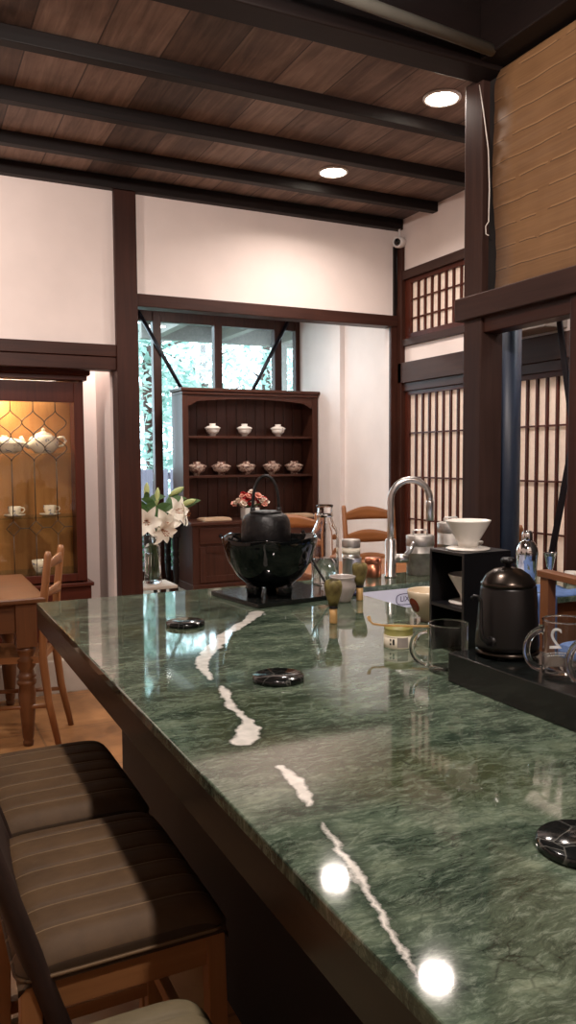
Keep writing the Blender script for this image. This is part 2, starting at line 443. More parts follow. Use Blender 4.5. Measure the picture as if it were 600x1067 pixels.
    def build(s, name, mats, parent=None, loc=None, rotz=0, recalc=True):
        if recalc: bmesh.ops.recalc_face_normals(s.bm, faces=s.bm.faces)
        me = bpy.data.meshes.new(name); s.bm.to_mesh(me); s.bm.free()
        for m in (mats if isinstance(mats, (list, tuple)) else [mats]): me.materials.append(m)
        o = bpy.data.objects.new(name, me); COL.objects.link(o)
        if parent is not None: o.parent = parent
        if loc is not None: o.location = loc
        o.rotation_euler.z = rotz
        return o

def thing(name, label, cat, loc, rotz=0, group=None):
    o = bpy.data.objects.new(name, None); COL.objects.link(o); o.empty_display_size = .05
    o.location = loc; o.rotation_euler.z = rotz
    o['label'] = label; o['category'] = cat
    if group: o['group'] = group
    return o
def tag(o, label, cat, group=None, kind=None):
    o['label'] = label; o['category'] = cat
    if group: o['group'] = group
    if kind: o['kind'] = kind
    return o
def struct(name, mb, m, label, cat='building'):
    o = mb.build(name, m); o['kind'] = 'structure'; o['label'] = label; o['category'] = cat; return o
def dup(root, loc, rotz=0, label=None):
    r = root.copy(); COL.objects.link(r); r.location = loc; r.rotation_euler.z = rotz
    if label: r['label'] = label
    for ch in list(root.children):
        c = ch.copy(); COL.objects.link(c); c.parent = r
        for g in list(ch.children):
            d = g.copy(); COL.objects.link(d); d.parent = c
    return r
def arc(c, r, a0, a1, n, ax='xz'):
    out = []
    for i in range(n+1):
        a = a0+(a1-a0)*i/n; p = [r*math.cos(a), r*math.sin(a)]
        v = {'xz': (p[0], 0, p[1]), 'yz': (0, p[0], p[1]), 'xy': (p[0], p[1], 0)}[ax]
        out.append(Vector(c)+Vector(v))
    return out
def letters(txt, size, name='lettering'):
    cu = bpy.data.curves.new(name, 'FONT'); cu.body = txt; cu.size = size; cu.align_x = 'CENTER'; cu.align_y = 'CENTER'; cu.extrude = .0003
    o = bpy.data.objects.new(name, cu); COL.objects.link(o); bpy.context.view_layer.update()
    me = bpy.data.meshes.new_from_object(o.evaluated_get(bpy.context.evaluated_depsgraph_get()))
    bpy.data.objects.remove(o); bpy.data.curves.remove(cu); return me

# ------------------------------------------------------------------ the setting
YB = 5.0          # front face of the back wall
XR = 3.377        # right wall
FZ = .2           # raised floor beyond
struct('floor', MB().box(-2.6, 3.5, -1.7, 4.86, -.05, 0), M['floor'], 'brown mottled floor of the cafe', 'floor')
struct('floor_raised', MB().box(-2.6, 3.9, 4.9, 7.6, -.05, FZ), M['tatami'], 'raised floor beyond the wooden posts', 'floor')
struct('trim_1', MB().box(-2.6, 3.377, 4.855, 4.9, 0, FZ+.002, .006), M['stone'], 'pale stone step edge below the raised floor', 'step')

struct('wall_back', MB().box(-2.6, 1.245, YB+.01, YB+.09, 2.10, 3.16), M['plaster'], 'white plaster panel over the left opening', 'wall')
struct('wall_back_upper', MB().box(1.385, 3.377, YB+.01, YB+.09, 2.45, 3.16), M['plaster'], 'white plaster panel over the middle opening', 'wall')
struct('trim_2', MB().box(1.245, 1.385, YB-.03, YB+.11, FZ, 3.12, .006), wood('dark', 'z'), 'thick dark wooden post between the two openings', 'post')
struct('trim_3', MB().box(-2.6, 1.245, YB-.02, YB+.10, 2.06, 2.135, .004).box(-2.6, 1.245, YB-.012, YB+.10, 1.977, 2.058, .004), wood('dark', 'x'), 'dark double lintel over the left opening', 'beam')
struct('trim_4', MB().box(1.385, XR, YB-.02, YB+.10, 2.385, 2.465, .004), wood('dark', 'x'), 'dark lintel over the middle opening', 'beam')
struct('trim_5', MB().box(3.30, XR, YB-.01, YB+.02, 0, 2.39, .004), wood('dark', 'z'), 'slim dark post at the right end of the middle opening', 'post')
struct('trim_6', MB().box(-2.6, XR, YB-.05, YB+.09, 3.085, 3.16, .004), wood('black', 'x'), 'dark strip along the top of the back wall', 'beam')
struct('trim_7', MB().box(XR-.05, XR+.02, YB-.012, YB+.02, 2.46, 2.97), wood('black', 'z'), 'thin dark strip in the wall corner', 'trim')

# alcove behind the left opening
struct('wall_alcove_side', MB().box(1.23, 1.30, YB+.11, 7.45, FZ, 2.9), M['plaster'], 'pale side wall of the cabinet alcove', 'wall')
struct('wall_alcove_back', MB().box(-2.6, 1.23, 5.53, 5.6, FZ, 2.9), M['plaster'], 'pale wall behind the display cabinet', 'wall')
struct('ceiling_alcove', MB().box(-2.6, 1.23, YB+.09, 5.53, 2.6, 2.65), M['plaster_cool'], 'ceiling of the cabinet alcove', 'ceiling')

# room beyond the middle opening
struct('wall_far_right', MB().box(3.75, 3.85, YB+.09, 7.5, FZ, 2.95).box(3.70, 3.75, 6.45, 6.65, FZ, 2.95), M['plaster_cool'], 'white wall with a shallow pilaster right of the hutch', 'wall')
struct('wall_far_return', MB().box(3.315, 3.80, YB+.02, YB+.09, FZ-.2, 2.39), M['plaster_cool'], 'short wall behind the slim post', 'wall')
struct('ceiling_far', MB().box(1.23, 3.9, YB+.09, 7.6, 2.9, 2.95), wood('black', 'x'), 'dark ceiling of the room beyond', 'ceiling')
win = MB()
for a, b in ((1.30, 1.36), (2.19, 2.27), (2.81, 2.89), (3.46, 3.54), (3.70, 3.75)): win.box(a, b, 7.36, 7.44, FZ, 2.9, .004)
win.box(1.3, 3.75, 7.37, 7.44, 2.72, 2.9, .004).box(1.3, 3.75, 7.37, 7.44, FZ, .34, .004)
w = struct('window_1', win, wood('dark', 'z'), 'tall dark framed windows behind the hutch', 'window')
for a, b in ((1.36, 2.19), (2.27, 2.81), (2.89, 3.46), (3.54, 3.70)):
    MB().box(a, b, 7.40, 7.406, .34, 2.72).build('pane', M['pane'], w)

# right wall with shoji
struct('wall_right', MB().box(XR, XR+.1, 1.2, YB+.09, 2.73, 3.16).box(XR+.005, XR+.1, 1.2, 4.97, 2.1, 2.25), M['plaster'], 'white plaster bands of the right wall', 'wall')
struct('trim_8', MB().box(XR-.03, XR+.1, 1.2, 4.975, 1.965, 2.114, .004), wood('beam', 'y'), 'dark rail above the shoji doors', 'beam')
struct('trim_9', MB().box(XR-.02, XR+.1, 1.2, 4.975, 2.715, 2.781, .004).box(XR-.02, XR+.1, 1.2, 4.975, 2.234, 2.285, .004), wood('beam', 'y'), 'dark rails above and below the high shoji window', 'beam')
struct('trim_10', MB().box(XR-.012, XR+.1, 1.2, 4.975, 1.905, 1.965, .003), wood('dark', 'y'), 'grooved door head above the shoji doors', 'beam')
struct('trim_11', MB().box(XR-.03, XR+.1, 4.93, 4.999, 0, 2.97, .004), wood('dark', 'z'), 'dark corner post of the right wall', 'post')
def shoji(name, y0, y1, z0, z1, ny, zs, label, stile=.045, no=0):
    w = MB()
    w.box(XR+.005, XR+.035, y0, y0+stile, z0, z1, .002).box(XR+.005, XR+.035, y1-stile, y1, z0, z1, .002)
    w.box(XR+.005, XR+.035, y0+stile, y1-stile, z1-.03, z1, .002).box(XR+.005, XR+.035, y0+stile, y1-stile, z0, z0+.04, .002)
    f = struct(name, w, wood('cab', 'z'), label, 'sliding door' if name.startswith('door') else 'window')
    l = MB()
    for i in range(1, ny):
        y = y0+stile+(y1-y0-2*stile)*i/ny; l.box(XR+.010, XR+.026, y-.008, y+.008, z0+.04, z1-.03)
    for z in zs: l.box(XR+.013, XR+.026, y0+stile, y1-stile, z-.0055, z+.0055)
    l.build('lattice', wood('cab', 'z'), f)
    MB().box(XR+.027, XR+.03, y0+stile, y1-stile, z0+.04, z1-.03).build('paper', M['paper'], f)
for i, (a, b) in enumerate(((4.03, 4.928), (3.13, 4.028), (2.23, 3.128), (1.33, 2.228))):
    shoji('door_%d' % (i+1), a, b, .02, 1.905, 10, (1.597, 1.272, .963, .65, .34), 'shoji door panel %s' % ('nearest the wall corner', 'behind the black pole', 'seen through the partition opening', 'hidden beyond the partition')[i])
shoji('window_2', 3.9, 4.93, 2.285, 2.715, 11, (2.43, 2.565), 'high shoji window under the ceiling', .07)
struct('wall_right_high', MB().box(XR, XR+.1, 1.2, 3.9, 2.28, 2.72), M['plaster'], 'plaster beside the high shoji window', 'wall')

# ceiling with boards and joists
struct('ceiling', MB().box(-2.7, 3.48, 2.86, YB+.09, 3.165, 3.20), M['ceil_planks'], 'brown board ceiling', 'ceiling')
for i, y in enumerate((3.45, 4.0, 4.53)):
    struct('trim_%d' % (12+i), MB().box(-2.7, XR, y, y+.06, 3.10, 3.166, .004), wood('black', 'x'), ('ceiling joist nearest the big beam', 'middle ceiling joist', 'ceiling joist nearest the back wall')[i], 'beam')
struct('trim_15', MB().box(-2.7, 2.6, 2.80, 2.94, 3.10, 3.42, .008), wood('black', 'x'), 'big dark cross beam where the board ceiling ends', 'beam')
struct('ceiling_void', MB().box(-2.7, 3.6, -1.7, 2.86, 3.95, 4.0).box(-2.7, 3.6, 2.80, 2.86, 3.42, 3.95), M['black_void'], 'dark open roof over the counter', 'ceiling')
struct('trim_16', MB().box(2.30, 2.46, -1.7, 2.80, 3.12, 3.42, .008), wood('black', 'y'), 'dark beam above the hanging blind', 'beam')
struct('trim_21', MB().box(-2.6, 2.3, 1.3, 1.45, 3.45, 3.65, .008), wood('black', 'x'), 'dark roof beam over the counter', 'beam')
tag(MB().tube([(-2.6, 2.235, 3.128), (0, 2.495, 3.129), (1.593, 2.656, 3.13), (2.31, 2.728, 3.132)], .024, 12).build('conduit_pipe', M['conduit']), 'pale pipe slanting through the dark roof space', 'pipe')

# partition on the right: post, rail, header, blind
PX = 2.40
struct('trim_17', MB().box(PX, PX+.13, 2.895, 3.02, 0, 3.12, .005), wood('beam', 'z'), 'tall dark post at the far end of the kitchen partition', 'post')
struct('trim_18', MB().box(PX-.03, PX+.12, 1.2, 3.05, 2.052, 2.157, .005), wood('beam', 'y'), 'thick weathered rail below the hanging blind', 'beam')
struct('trim_19', MB().box(PX+.015, PX+.11, 1.2, 2.90, 1.985, 2.056, .004), wood('dark', 'y'), 'brown header over the partition opening', 'beam')
struct('trim_20', MB().box(PX, PX+.13, 2.24, 2.36, 0, 2.056, .005), wood('dark', 'z'), 'dark post at the near end of the partition opening', 'post')
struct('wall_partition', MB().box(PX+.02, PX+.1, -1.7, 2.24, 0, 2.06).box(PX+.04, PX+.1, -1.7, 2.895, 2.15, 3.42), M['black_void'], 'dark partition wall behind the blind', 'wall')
bl = thing('roller_blind', 'tan reed blind hanging above the weathered rail', 'blind', (PX+.012, 2.23, 2.157))
def blindpt(u, v):
    z = .945*v; y0 = .615-.03*(1-v)-.01*math.sin(v*9)
    if v > .93: y0 -= .05*((v-.93)/.07)**2
    y = y0*(1-u)+(-1.0)*u
    return (-.0012*math.sin(v*65)-.004*math.sin(u*5), y, z)
mb = MB(); mb.grid(blindpt, 12, 90); b_ = mb.build('screen', M['blind'], bl)
so = b_.modifiers.new('thick', 'SOLIDIFY'); so.thickness = .004
MB().tube([(-.012, .69, .93), (-.016, .655, .80), (-.014, .622, .62), (-.012, .615, .45), (-.012, .618, .31), (-.014, .635, .295), (-.012, .635, .26), (-.012, .618, .25)], .0025, 6).build('cord', M['cord_white'], bl)

# rest of the room
struct('wall_left', MB().box(-2.7, -2.6, -1.7, 5.6, 0, 4), M['plaster'], 'left wall outside the picture', 'wall')
struct('wall_near', MB().box(-2.7, 3.6, -1.8, -1.7, 0, 4), M['plaster'], 'wall behind the viewer', 'wall')
struct('wall_right_near', MB().box(XR, XR+.1, -1.7, 1.2, 0, 4), M['plaster'], 'right wall nearer the viewer', 'wall')

# downlights
LP = [(2.43, 3.235), (2.44, 4.33)]
for i, (x, y) in enumerate(LP):
    t = thing('ceiling_downlight', ('round white downlight nearest the tall post', 'round white downlight near the back wall')[i], 'ceiling light', (x, y, 3.165), 0, 'downlights in the board ceiling')
    MB().lathe([(.075, 0), (.092, 0), (.094, -.006), (.088, -.012), (.075, -.010), (.075, 0)], 40).build('rim', M['white_plastic'], t)
    MB().lathe([(0, -.002), (.075, -.002), (.078, -.006), (.06, -.012), (0, -.014)], 40).build('diffuser', M['lamp'], t)
# security camera in the corner
t = thing('security_camera', 'small white security camera in the ceiling corner', 'camera', (3.33, 4.93, 2.985))
rm = Matrix.Rotation(-1.05, 4, 'Z') @ Matrix.Rotation(PI/2+.15, 4, 'X')
MB().lathe([(0, -.05), (.03, -.05), (.04, -.03), (.042, .03), (.036, .042), (.03, .042), (.028, .036), (0, .036)], 24, mat=rm).build('housing', M['white_plastic'], t)
MB().lathe([(0, .037), (.026, .037), (.02, .046), (0, .05)], 24, mat=rm).build('lens', M['lens'], t)
MB().bar((0, 0, .01), (.02, .03, .1), .016).build('bracket', M['white_plastic'], t)
MB().tube([(.01, .05, -.01), (.012, .05, -.1), (.014, .05, -.45)], .004, 6).build('cable', M['black_plastic'], t)

# ------------------------------------------------------------------ counter
HC = .92
root = thing('kitchen_counter', 'long green marble counter with a broken white vein', 'counter', CTR)
def cnt(mb, rects, z0, z1):
    for x0, x1, y0, y1 in rects: mb.box(x0-CTR.x, x1-CTR.x, y0-CTR.y, y1-CTR.y, z0, z1)
    return mb
def slab_from_cells(xs, ys, keep, z0, z1):
    # one watertight slab out of a grid of cells, so its top has no seams
    mb = MB(); V = {}
    def v(i, j, k):
        key = (i, j, k)
        if key not in V: V[key] = mb.bm.verts.new((xs[i]-CTR.x, ys[j]-CTR.y, (z0, z1)[k]))
        return V[key]
    cells = {(i, j) for i in range(len(xs)-1) for j in range(len(ys)-1) if keep((xs[i]+xs[i+1])/2, (ys[j]+ys[j+1])/2)}
    for i, j in cells:
        mb.bm.faces.new((v(i, j, 1), v(i+1, j, 1), v(i+1, j+1, 1), v(i, j+1, 1)))
        mb.bm.faces.new((v(i, j+1, 0), v(i+1, j+1, 0), v(i+1, j, 0), v(i, j, 0)))
        for (di, dj, a, b) in ((-1, 0, (i, j+1), (i, j)), (1, 0, (i+1, j), (i+1, j+1)), (0, -1, (i, j), (i+1, j)), (0, 1, (i+1, j+1), (i, j+1))):
            if (i+di, j+dj) not in cells:
                mb.bm.faces.new((v(*a, 0), v(*b, 0), v(*b, 1), v(*a, 1)))
    return mb
XL, YE = .412, 2.85
def keep(x, y):
    if 1.5 < x < 2.06 and 2.17 < y < 2.59: return False
    if y > 2.07: return True
    if y > 1.75: return x < 1.70
    return x < 1.45
mb = slab_from_cells([XL, 1.45, 1.5, 1.70, 2.06, 2.385], [-.6, 1.75, 2.07, 2.17, 2.59, YE], keep, HC-.02, HC)
bmesh.ops.recalc_face_normals(mb.bm, faces=mb.bm.faces)
es = [e for e in mb.bm.edges if all(abs(v.co.z-HC) < 1e-5 for v in e.verts) and len(e.link_faces) == 2 and abs(e.link_faces[0].normal.z-e.link_faces[1].normal.z) > .5]
bmesh.ops.bevel(mb.bm, geom=es, offset=.003, segments=2, profile=.5, affect='EDGES')
top = mb.build('worktop', M['marble'], root)
mb = cnt(MB(), [(XL, XL+.03, -.6, YE), (XL+.03, 2.385, YE-.03, YE)], HC-.088, HC-.02); mb.build('apron', wood('apron', 'y'), root)
mb = cnt(MB(), [(.68, 1.40, -.6, 2.76), (1.40, 2.38, 2.64, 2.80), (1.40, 1.66, 1.80, 2.12)], .08, HC-.02); mb.build('base_panel', M['matte_black'], root)
mb = cnt(MB(), [(2.07, 2.38, 2.12, 2.64)], .08, HC-.02)
mb.build('side_cabinet', wood('teak', 'z'), root)
mb = cnt(MB(), [(.76, 1.36, -.6, 2.58), (1.36, 2.36, 2.66, 2.78), (1.40, 1.64, 1.84, 2.10), (2.09, 2.36, 2.16, 2.62)], 0, .08); mb.build('plinth', M['charcoal_rug'], root)

# sink
sk = thing('kitchen_sink', 'pale undermount sink let into the marble counter', 'sink', (1.78, 2.38, .70))
mb = MB(); x0, x1, y0, y1 = -.28, .28, -.21, .21
mb.box(x0-.006, x0, y0-.006, y1+.006, 0, .2).box(x1, x1+.006, y0-.006, y1+.006, 0, .2).box(x0, x1, y0-.006, y0, 0, .2).box(x0, x1, y1, y1+.006, 0, .2).box(x0-.006, x1+.006, y0-.006, y1+.006, -.006, 0)
mb.build('basin', M['basin'], sk)
MB().lathe([(0, .004), (.03, .004), (.042, .002), (.044, 0), (0, 0)], 24).build('drain', M['steel'], sk)
lg = MB(); pts = [(.01+.052*(abs(math.cos(a))**.6)*(1 if math.cos(a) >= 0 else -1), .206, .158+.022*(abs(math.sin(a))**.6)*(1 if math.sin(a) >= 0 else -1)) for a in [2*PI*i/40 for i in range(40)]]
lg.tube(pts, .0016, 6, closed=True).build('maker_mark', M['ink_blue'], sk)
me = letters('LIXIL', .03); me.transform(Matrix.Translation((.01, .2085, .158)) @ Matrix.Rotation(PI/2, 4, 'X')); me.materials.append(M['ink_blue'])
o = bpy.data.objects.new('lettering', me); COL.objects.link(o); o.parent = sk

# faucet
t = thing('faucet', 'tall brushed steel gooseneck faucet behind the sink', 'faucet', (1.825, 2.76, HC))
MB().lathe([(0, 0), (.026, 0), (.026, .006), (.023, .008), (.023, .155), (.02, .16), (0, .16)], 28).build('body', M['steel'], t)
d = Vector((.91, -.40, 0)).normalized(); R_ = .082
sp_ = [Vector((0, 0, .155)), Vector((0, 0, .24)), Vector((0, 0, .32))]
for i in range(1, 17):
    a = PI-PI*1.0*i/16; sp_.append(d*(R_+R_*math.cos(a))+Vector((0, 0, .32+R_*math.sin(a)*1.05)))
MB().tube(sp_, .0145, 16).build('spout', M['steel'], t)
e = d*(2*R_); MB().tube([e+Vector((0, 0, .322)), e+Vector((0, 0, .31)), e+Vector((0, 0, .235))], [.0145, .0165, .0165], 16).build('spray_head', M['steel'], t)
MB().tube([d*.02+Vector((0, 0, .078)), d*.075+Vector((0, 0, .078))], .019, 16).tube([d*.06+Vector((0, 0, .088)), d*.082+Vector((0, 0, .11)), d*.10+Vector((0, 0, .145))], [.01, .010, .008], 10).build('handle', M['steel'], t)

# ------------------------------------------------------------------ brazier, kettle and tray
ang = math.atan2(.041, .314)
t = tag(MB().box(-.19, .19, -.165, .165, 0, .016, .003).build('granite_tray', M['granite'], None, (1.215, 2.565, HC), ang), 'thin black stone tray under the glazed brazier', 'tray')
br = thing('charcoal_brazier', 'black glazed lobed brazier bowl on three feet', 'brazier', (1.165, 2.53, HC+.016))
def lobe(v, a):
    k = 1.09+.016*math.cos(6*a)*max(0, (v.z-.06)/.15)
    return Vector((v.x*k, v.y*k, v.z+(.004*math.cos(6*a) if v.z > .18 else 0)))
MB().lathe([(0, .03), (.045, .03), (.075, .04), (.11, .075), (.137, .125), (.152, .175), (.158, .203), (.157, .208), (.151, .206), (.143, .175), (.128, .13), (.10, .085), (.06, .055), (0, .05)], 72, fn=lobe).build('bowl', M['black_glaze'], br)
for k in range(3):
    a = k*2*PI/3+.5-PI/2
    MB().lathe([(0, 0), (.024, 0), (.027, .01), (.03, .03), (.026, .055), (0, .055)], 20, (.062*math.cos(a), .062*math.sin(a), 0)).build('foot', M['black_glaze'], br)
MB().lathe([(0, .09), (.10, .09), (.11, .105), (.09, .135), (.03, .172), (0, .174)], 24).build('ash_bed', M['iron'], br)
MB().tube([(.14, -.02, .16), (.16, -.035, .10), (.185, -.06, .045), (.20, -.085, .008), (.215, -.12, .004)], .0045, 8).build('power_cord', M['black_plastic'], br)
kt = thing('iron_kettle', 'round black cast iron kettle sitting in the brazier', 'kettle', (1.150, 2.53, HC+.175))
MB().lathe([(0, 0), (.06, 0), (.080, .010), (.087, .035), (.088, .075), (.084, .105), (.074, .124), (.058, .132), (.0, .132)], 48).build('body', M['iron'], kt)
MB().lathe([(0, .131), (.056, .131), (.058, .134), (.057, .138), (.050, .140), (.0, .141)], 40).build('lid', M['iron'], kt)
hd = Vector((.898, -.44, 0)).normalized()
hp = [hd*(.046*math.cos(a))+Vector((0, 0, .138+.125*math.sin(a)**.75)) for a in [PI*i/24 for i in range(25)]]
MB().tube(hp, .0055, 10).build('handle', M['iron'], kt)
for s in (-1, 1): MB().tube([hd*.046*s+Vector((0, 0, .130)), hd*.046*s+Vector((0, 0, .152))], .009, 10).build('handle_lug', M['iron'], kt)
sd = Vector((.44, .9, 0)).normalized()
MB().tube([sd*.07+Vector((0, 0, .05)), sd*.10+Vector((0, 0, .075)), sd*.118+Vector((0, 0, .105))], [.02, .014, .011], 12).build('spout', M['iron'], kt)

# ------------------------------------------------------------------ coasters
cs = [(.752, 2.245, 'black stone coaster nearest the far end of the marble counter'), (.748, 1.585, 'black veined stone coaster in the middle of the counter beside the white vein'), (.763, .712, 'black stone coaster cut by the right edge of the picture')]
for i, (x, y, lab) in enumerate(cs):
    o = MB().lathe([(0, 0), (.055, 0), (.058, .003), (.058, .011), (.0555, .0135), (0, .0135)], 48).build('stone_coaster', M['coaster'], None, (x, y, HC), i*1.3)
    tag(o, lab, 'coaster', 'round stone coasters')

# ------------------------------------------------------------------ tea things
def whisk(x, y, lab, s=1.0):
    t = thing('bamboo_tea_whisk', lab, 'whisk', (x, y, HC), 0, 'bamboo tea whisks')
    MB().lathe([(0, 0), (.0115*s, 0), (.0125*s, .003), (.0118*s, .025*s), (.012*s, .049*s), (0, .049*s)], 20).build('handle', wood('bamboo', 'z'), t)
    MB().lathe([(.0127*s, .045*s), (.0135*s, .048*s), (.0135*s, .053*s), (.0127*s, .056*s)], 20).build('binding', M['ink'], t)
    tin = MB()
    for k in range(48):
        a = 2*PI*k/48; c, s_ = math.cos(a), math.sin(a); q = [(.0115, .052), (.018, .075), (.0245, .098), (.0262, .115), (.023, .128), (.017, .131)]
        tin.tube([(c*r*s, s_*r*s, z*s) for r, z in q], [.0016*s, .0017*s, .0015*s, .0013*s, .001*s, .0006*s], 5)
    tin.lathe([(0, .05*s), (.009*s, .052*s), (.0125*s, .09*s), (.011*s, .12*s), (0, .126*s)], 16).build('tines', M['whisk'], t)
whisk(1.16, 2.065, 'bamboo tea whisk standing nearest in front of the grey jar')
whisk(1.432, 2.36, 'bamboo tea whisk standing beside the sink')
t = thing('ceramic_jar', 'small grey glazed jar with a dark open mouth behind the near whisk', 'jar', (1.365, 2.365, HC))
MB().lathe([(0, 0), (.026, 0), (.03, .005), (.034, .017), (.047, .046), (.048, .060), (.042, .073), (.044, .083), (.047, .088), (.045, .090), (.040, .086), (.038, .073), (.043, .058), (.041, .046), (.029, .018), (0, .013)], 36).build('body', M['grey_ceramic'], t)
MB().lathe([(0, .066), (.0385, .066), (.0385, .068), (0, .072)], 24).build('powder', M['iron'], t)
t = thing('water_carafe', 'clear glass carafe of water right of the brazier', 'bottle', (1.475, 2.69, HC))
g = [(0, 0), (.042, 0), (.046, .004), (.047, .02), (.047, .19), (.044, .215), (.034, .24), (.027, .258), (.0255, .275), (.0255, .305), (.028, .312), (.0275, .318), (.024, .318), (.0225, .305), (.0225, .275), (.024, .257), (.031, .238), (.041, .213), (.0435, .19), (.0435, .02), (.042, .008), (0, .007)]
g = [(r_*1.14, z_) for r_, z_ in g]
MB().lathe(g, 40).build('glass', M['glass'], t)
MB().lathe([(0, .0075), (.0470, .0085), (.0488, .02), (.0488, .108), (0, .108)], 40).build('water', M['water'], t)
MB().lathe([(.0294, .270), (.0318, .272), (.0318, .282), (.0294, .284), (.0294, .270)], 32).build('neck_ring', M['steel_polished'], t)
t = thing('tea_tin', 'round grey tea tin with a pale lid behind the steel cup', 'tin', (1.655, 2.795, HC))
MB().lathe([(0, 0), (.036, 0), (.037, .002), (.037, .138), (0, .138)], 32).build('body', M['tin'], t)
MB().lathe([(.0375, .135), (.0382, .137), (.0382, .16), (.036, .164), (0, .165)], 32).build('lid', M['tin_aged'], t)
MB().lathe([(.0372, .105), (.0376, .105), (.0376, .13), (.0372, .13)], 32).build('label_band', M['label_cream'], t)
tag(MB().lathe([(0, 0), (.034, 0), (.036, .003), (.0385, .10), (.039, .102), (.0375, .102), (.035, .006), (0, .006)], 32).build('steel_cup', M['steel'], None, (1.605, 2.705, HC)), 'straight steel cup standing in front of the grey tea tin', 'cup')
t = thing('copper_canister', 'small round copper canister left of the faucet', 'canister', (1.765, 2.80, HC))
MB().lathe([(0, 0), (.033, 0), (.034, .002), (.034, .062), (0, .062)], 32).build('body', M['copper'], t)
MB().lathe([(.0346, .058), (.0352, .06), (.0352, .078), (.033, .081), (0, .082)], 32).build('lid', M['copper'], t)
def canister(x, y, r, h, lab):
    t = thing('tea_canister', lab, 'canister', (x, y, HC), -.46, 'large grey tea canisters')
    MB().lathe([(0, 0), (r-.002, 0), (r, .003), (r, h*.55), (r+.001, h*.552), (r+.001, h*.565), (r, h*.567), (r, h-.02), (0, h-.02)], 40).build('body', M['tin_aged'], t)
    MB().lathe([(r+.0006, h-.045), (r+.002, h-.044), (r+.002, h-.003), (r-.004, h), (0, h)], 40).build('lid', M['tin_aged'], t)
    MB().tube([(-.03, 0, h-.002), (-.03, 0, h+.016), (-.026, 0, h+.021), (.026, 0, h+.021), (.03, 0, h+.016), (.03, 0, h-.002)], .0035, 8).build('handle', M['steel'], t)
canister(1.985, 2.775, .058, .168, 'grey tin canister with wire handle right of the faucet')
canister(2.155, 2.785, .058, .215, 'taller grey tin canister behind the white coffee dripper')
t = thing('tea_bowl', 'cream tea bowl with a red brown dot near the sink', 'bowl', (1.442, 1.965, HC))
MB().lathe([(0, 0), (.028, 0), (.029, .008), (.032, .011), (.05, .028), (.062, .055), (.067, .08), (.069, .092), (.0675, .094), (.065, .09), (.06, .06), (.047, .034), (.03, .02), (0, .017)], 48).build('bowl', M['cream_ceramic'], t)
a0 = math.atan2(-1.965, -1.442)-.9
mb = MB()
def dotpt(u, v):
    th = 2*PI*u; rr = .022*v; dz = rr*math.sin(th); z = .052+dz
    r = .0296+(.0625-.0296)*0 if False else (.062+(z-.055)*.2 if z > .055 else .05+(z-.028)*.444)+.0011
    return (r*math.cos(a0+rr*math.cos(th)/r), r*math.sin(a0+rr*math.cos(th)/r), z)
mb.grid(dotpt, 28, 6); mb.build('painted_dot', M['red_spot'], t, recalc=False)
t = thing('matcha_tin', 'small white tea tin with an olive green lid', 'tin', (1.168, 1.728, HC))
MB().lathe([(0, 0), (.038, 0), (.039, .002), (.039, .034), (0, .034)], 36).build('body', M['label_cream'], t)
MB().lathe([(.0395, .032), (.038, .033), (.038, .05), (.038, .053), (0, .054)], 36).build('lid', M['matcha_lid'], t)
av = math.atan2(-1.728, -1.168)
mb = MB()
def patch(mb, r, a, z, w, h, n=4):
    mb.grid(lambda u, v: (r*math.cos(a+(u-.5)*w/r), r*math.sin(a+(u-.5)*w/r), z+(v-.5)*h), n, 1, False)
for a, z, w, h in ((-.55, .024, .005, .005), (-.55, .013, .005, .005), (-.33, .019, .0055, .015)): patch(mb, .0396, av+a, z, w, h)
mb.build('label_print', M['ink'], t, recalc=False)
mb = MB(); patch(mb, .0394, av+.3, .018, .03, .026, 8); mb.build('label_panel', M['grey_ceramic'], t, recalc=False)
sp = MB(); q = [(-.085, .028, .026), (-.082, .026, .014), (-.074, .022, .006), (-.05, .012, .0035), (0, -.006, .0035), (.06, -.025, .0045), (.10, -.034, .0062)]
pts = [Vector(p) for p in q]
for a, b in zip(pts, pts[1:]): sp.bar(a, b, .0024, .0052, bev=.0005)
sp.bar(pts[0], pts[1], .0035, .009, bev=.0006)
o = sp.build('tea_scoop', wood('bamboo', 'x'), None, (1.176, 1.722, HC+.0525), -.31); tag(o, 'thin bamboo tea scoop with curled tip lying on the green lid tin', 'scoop')

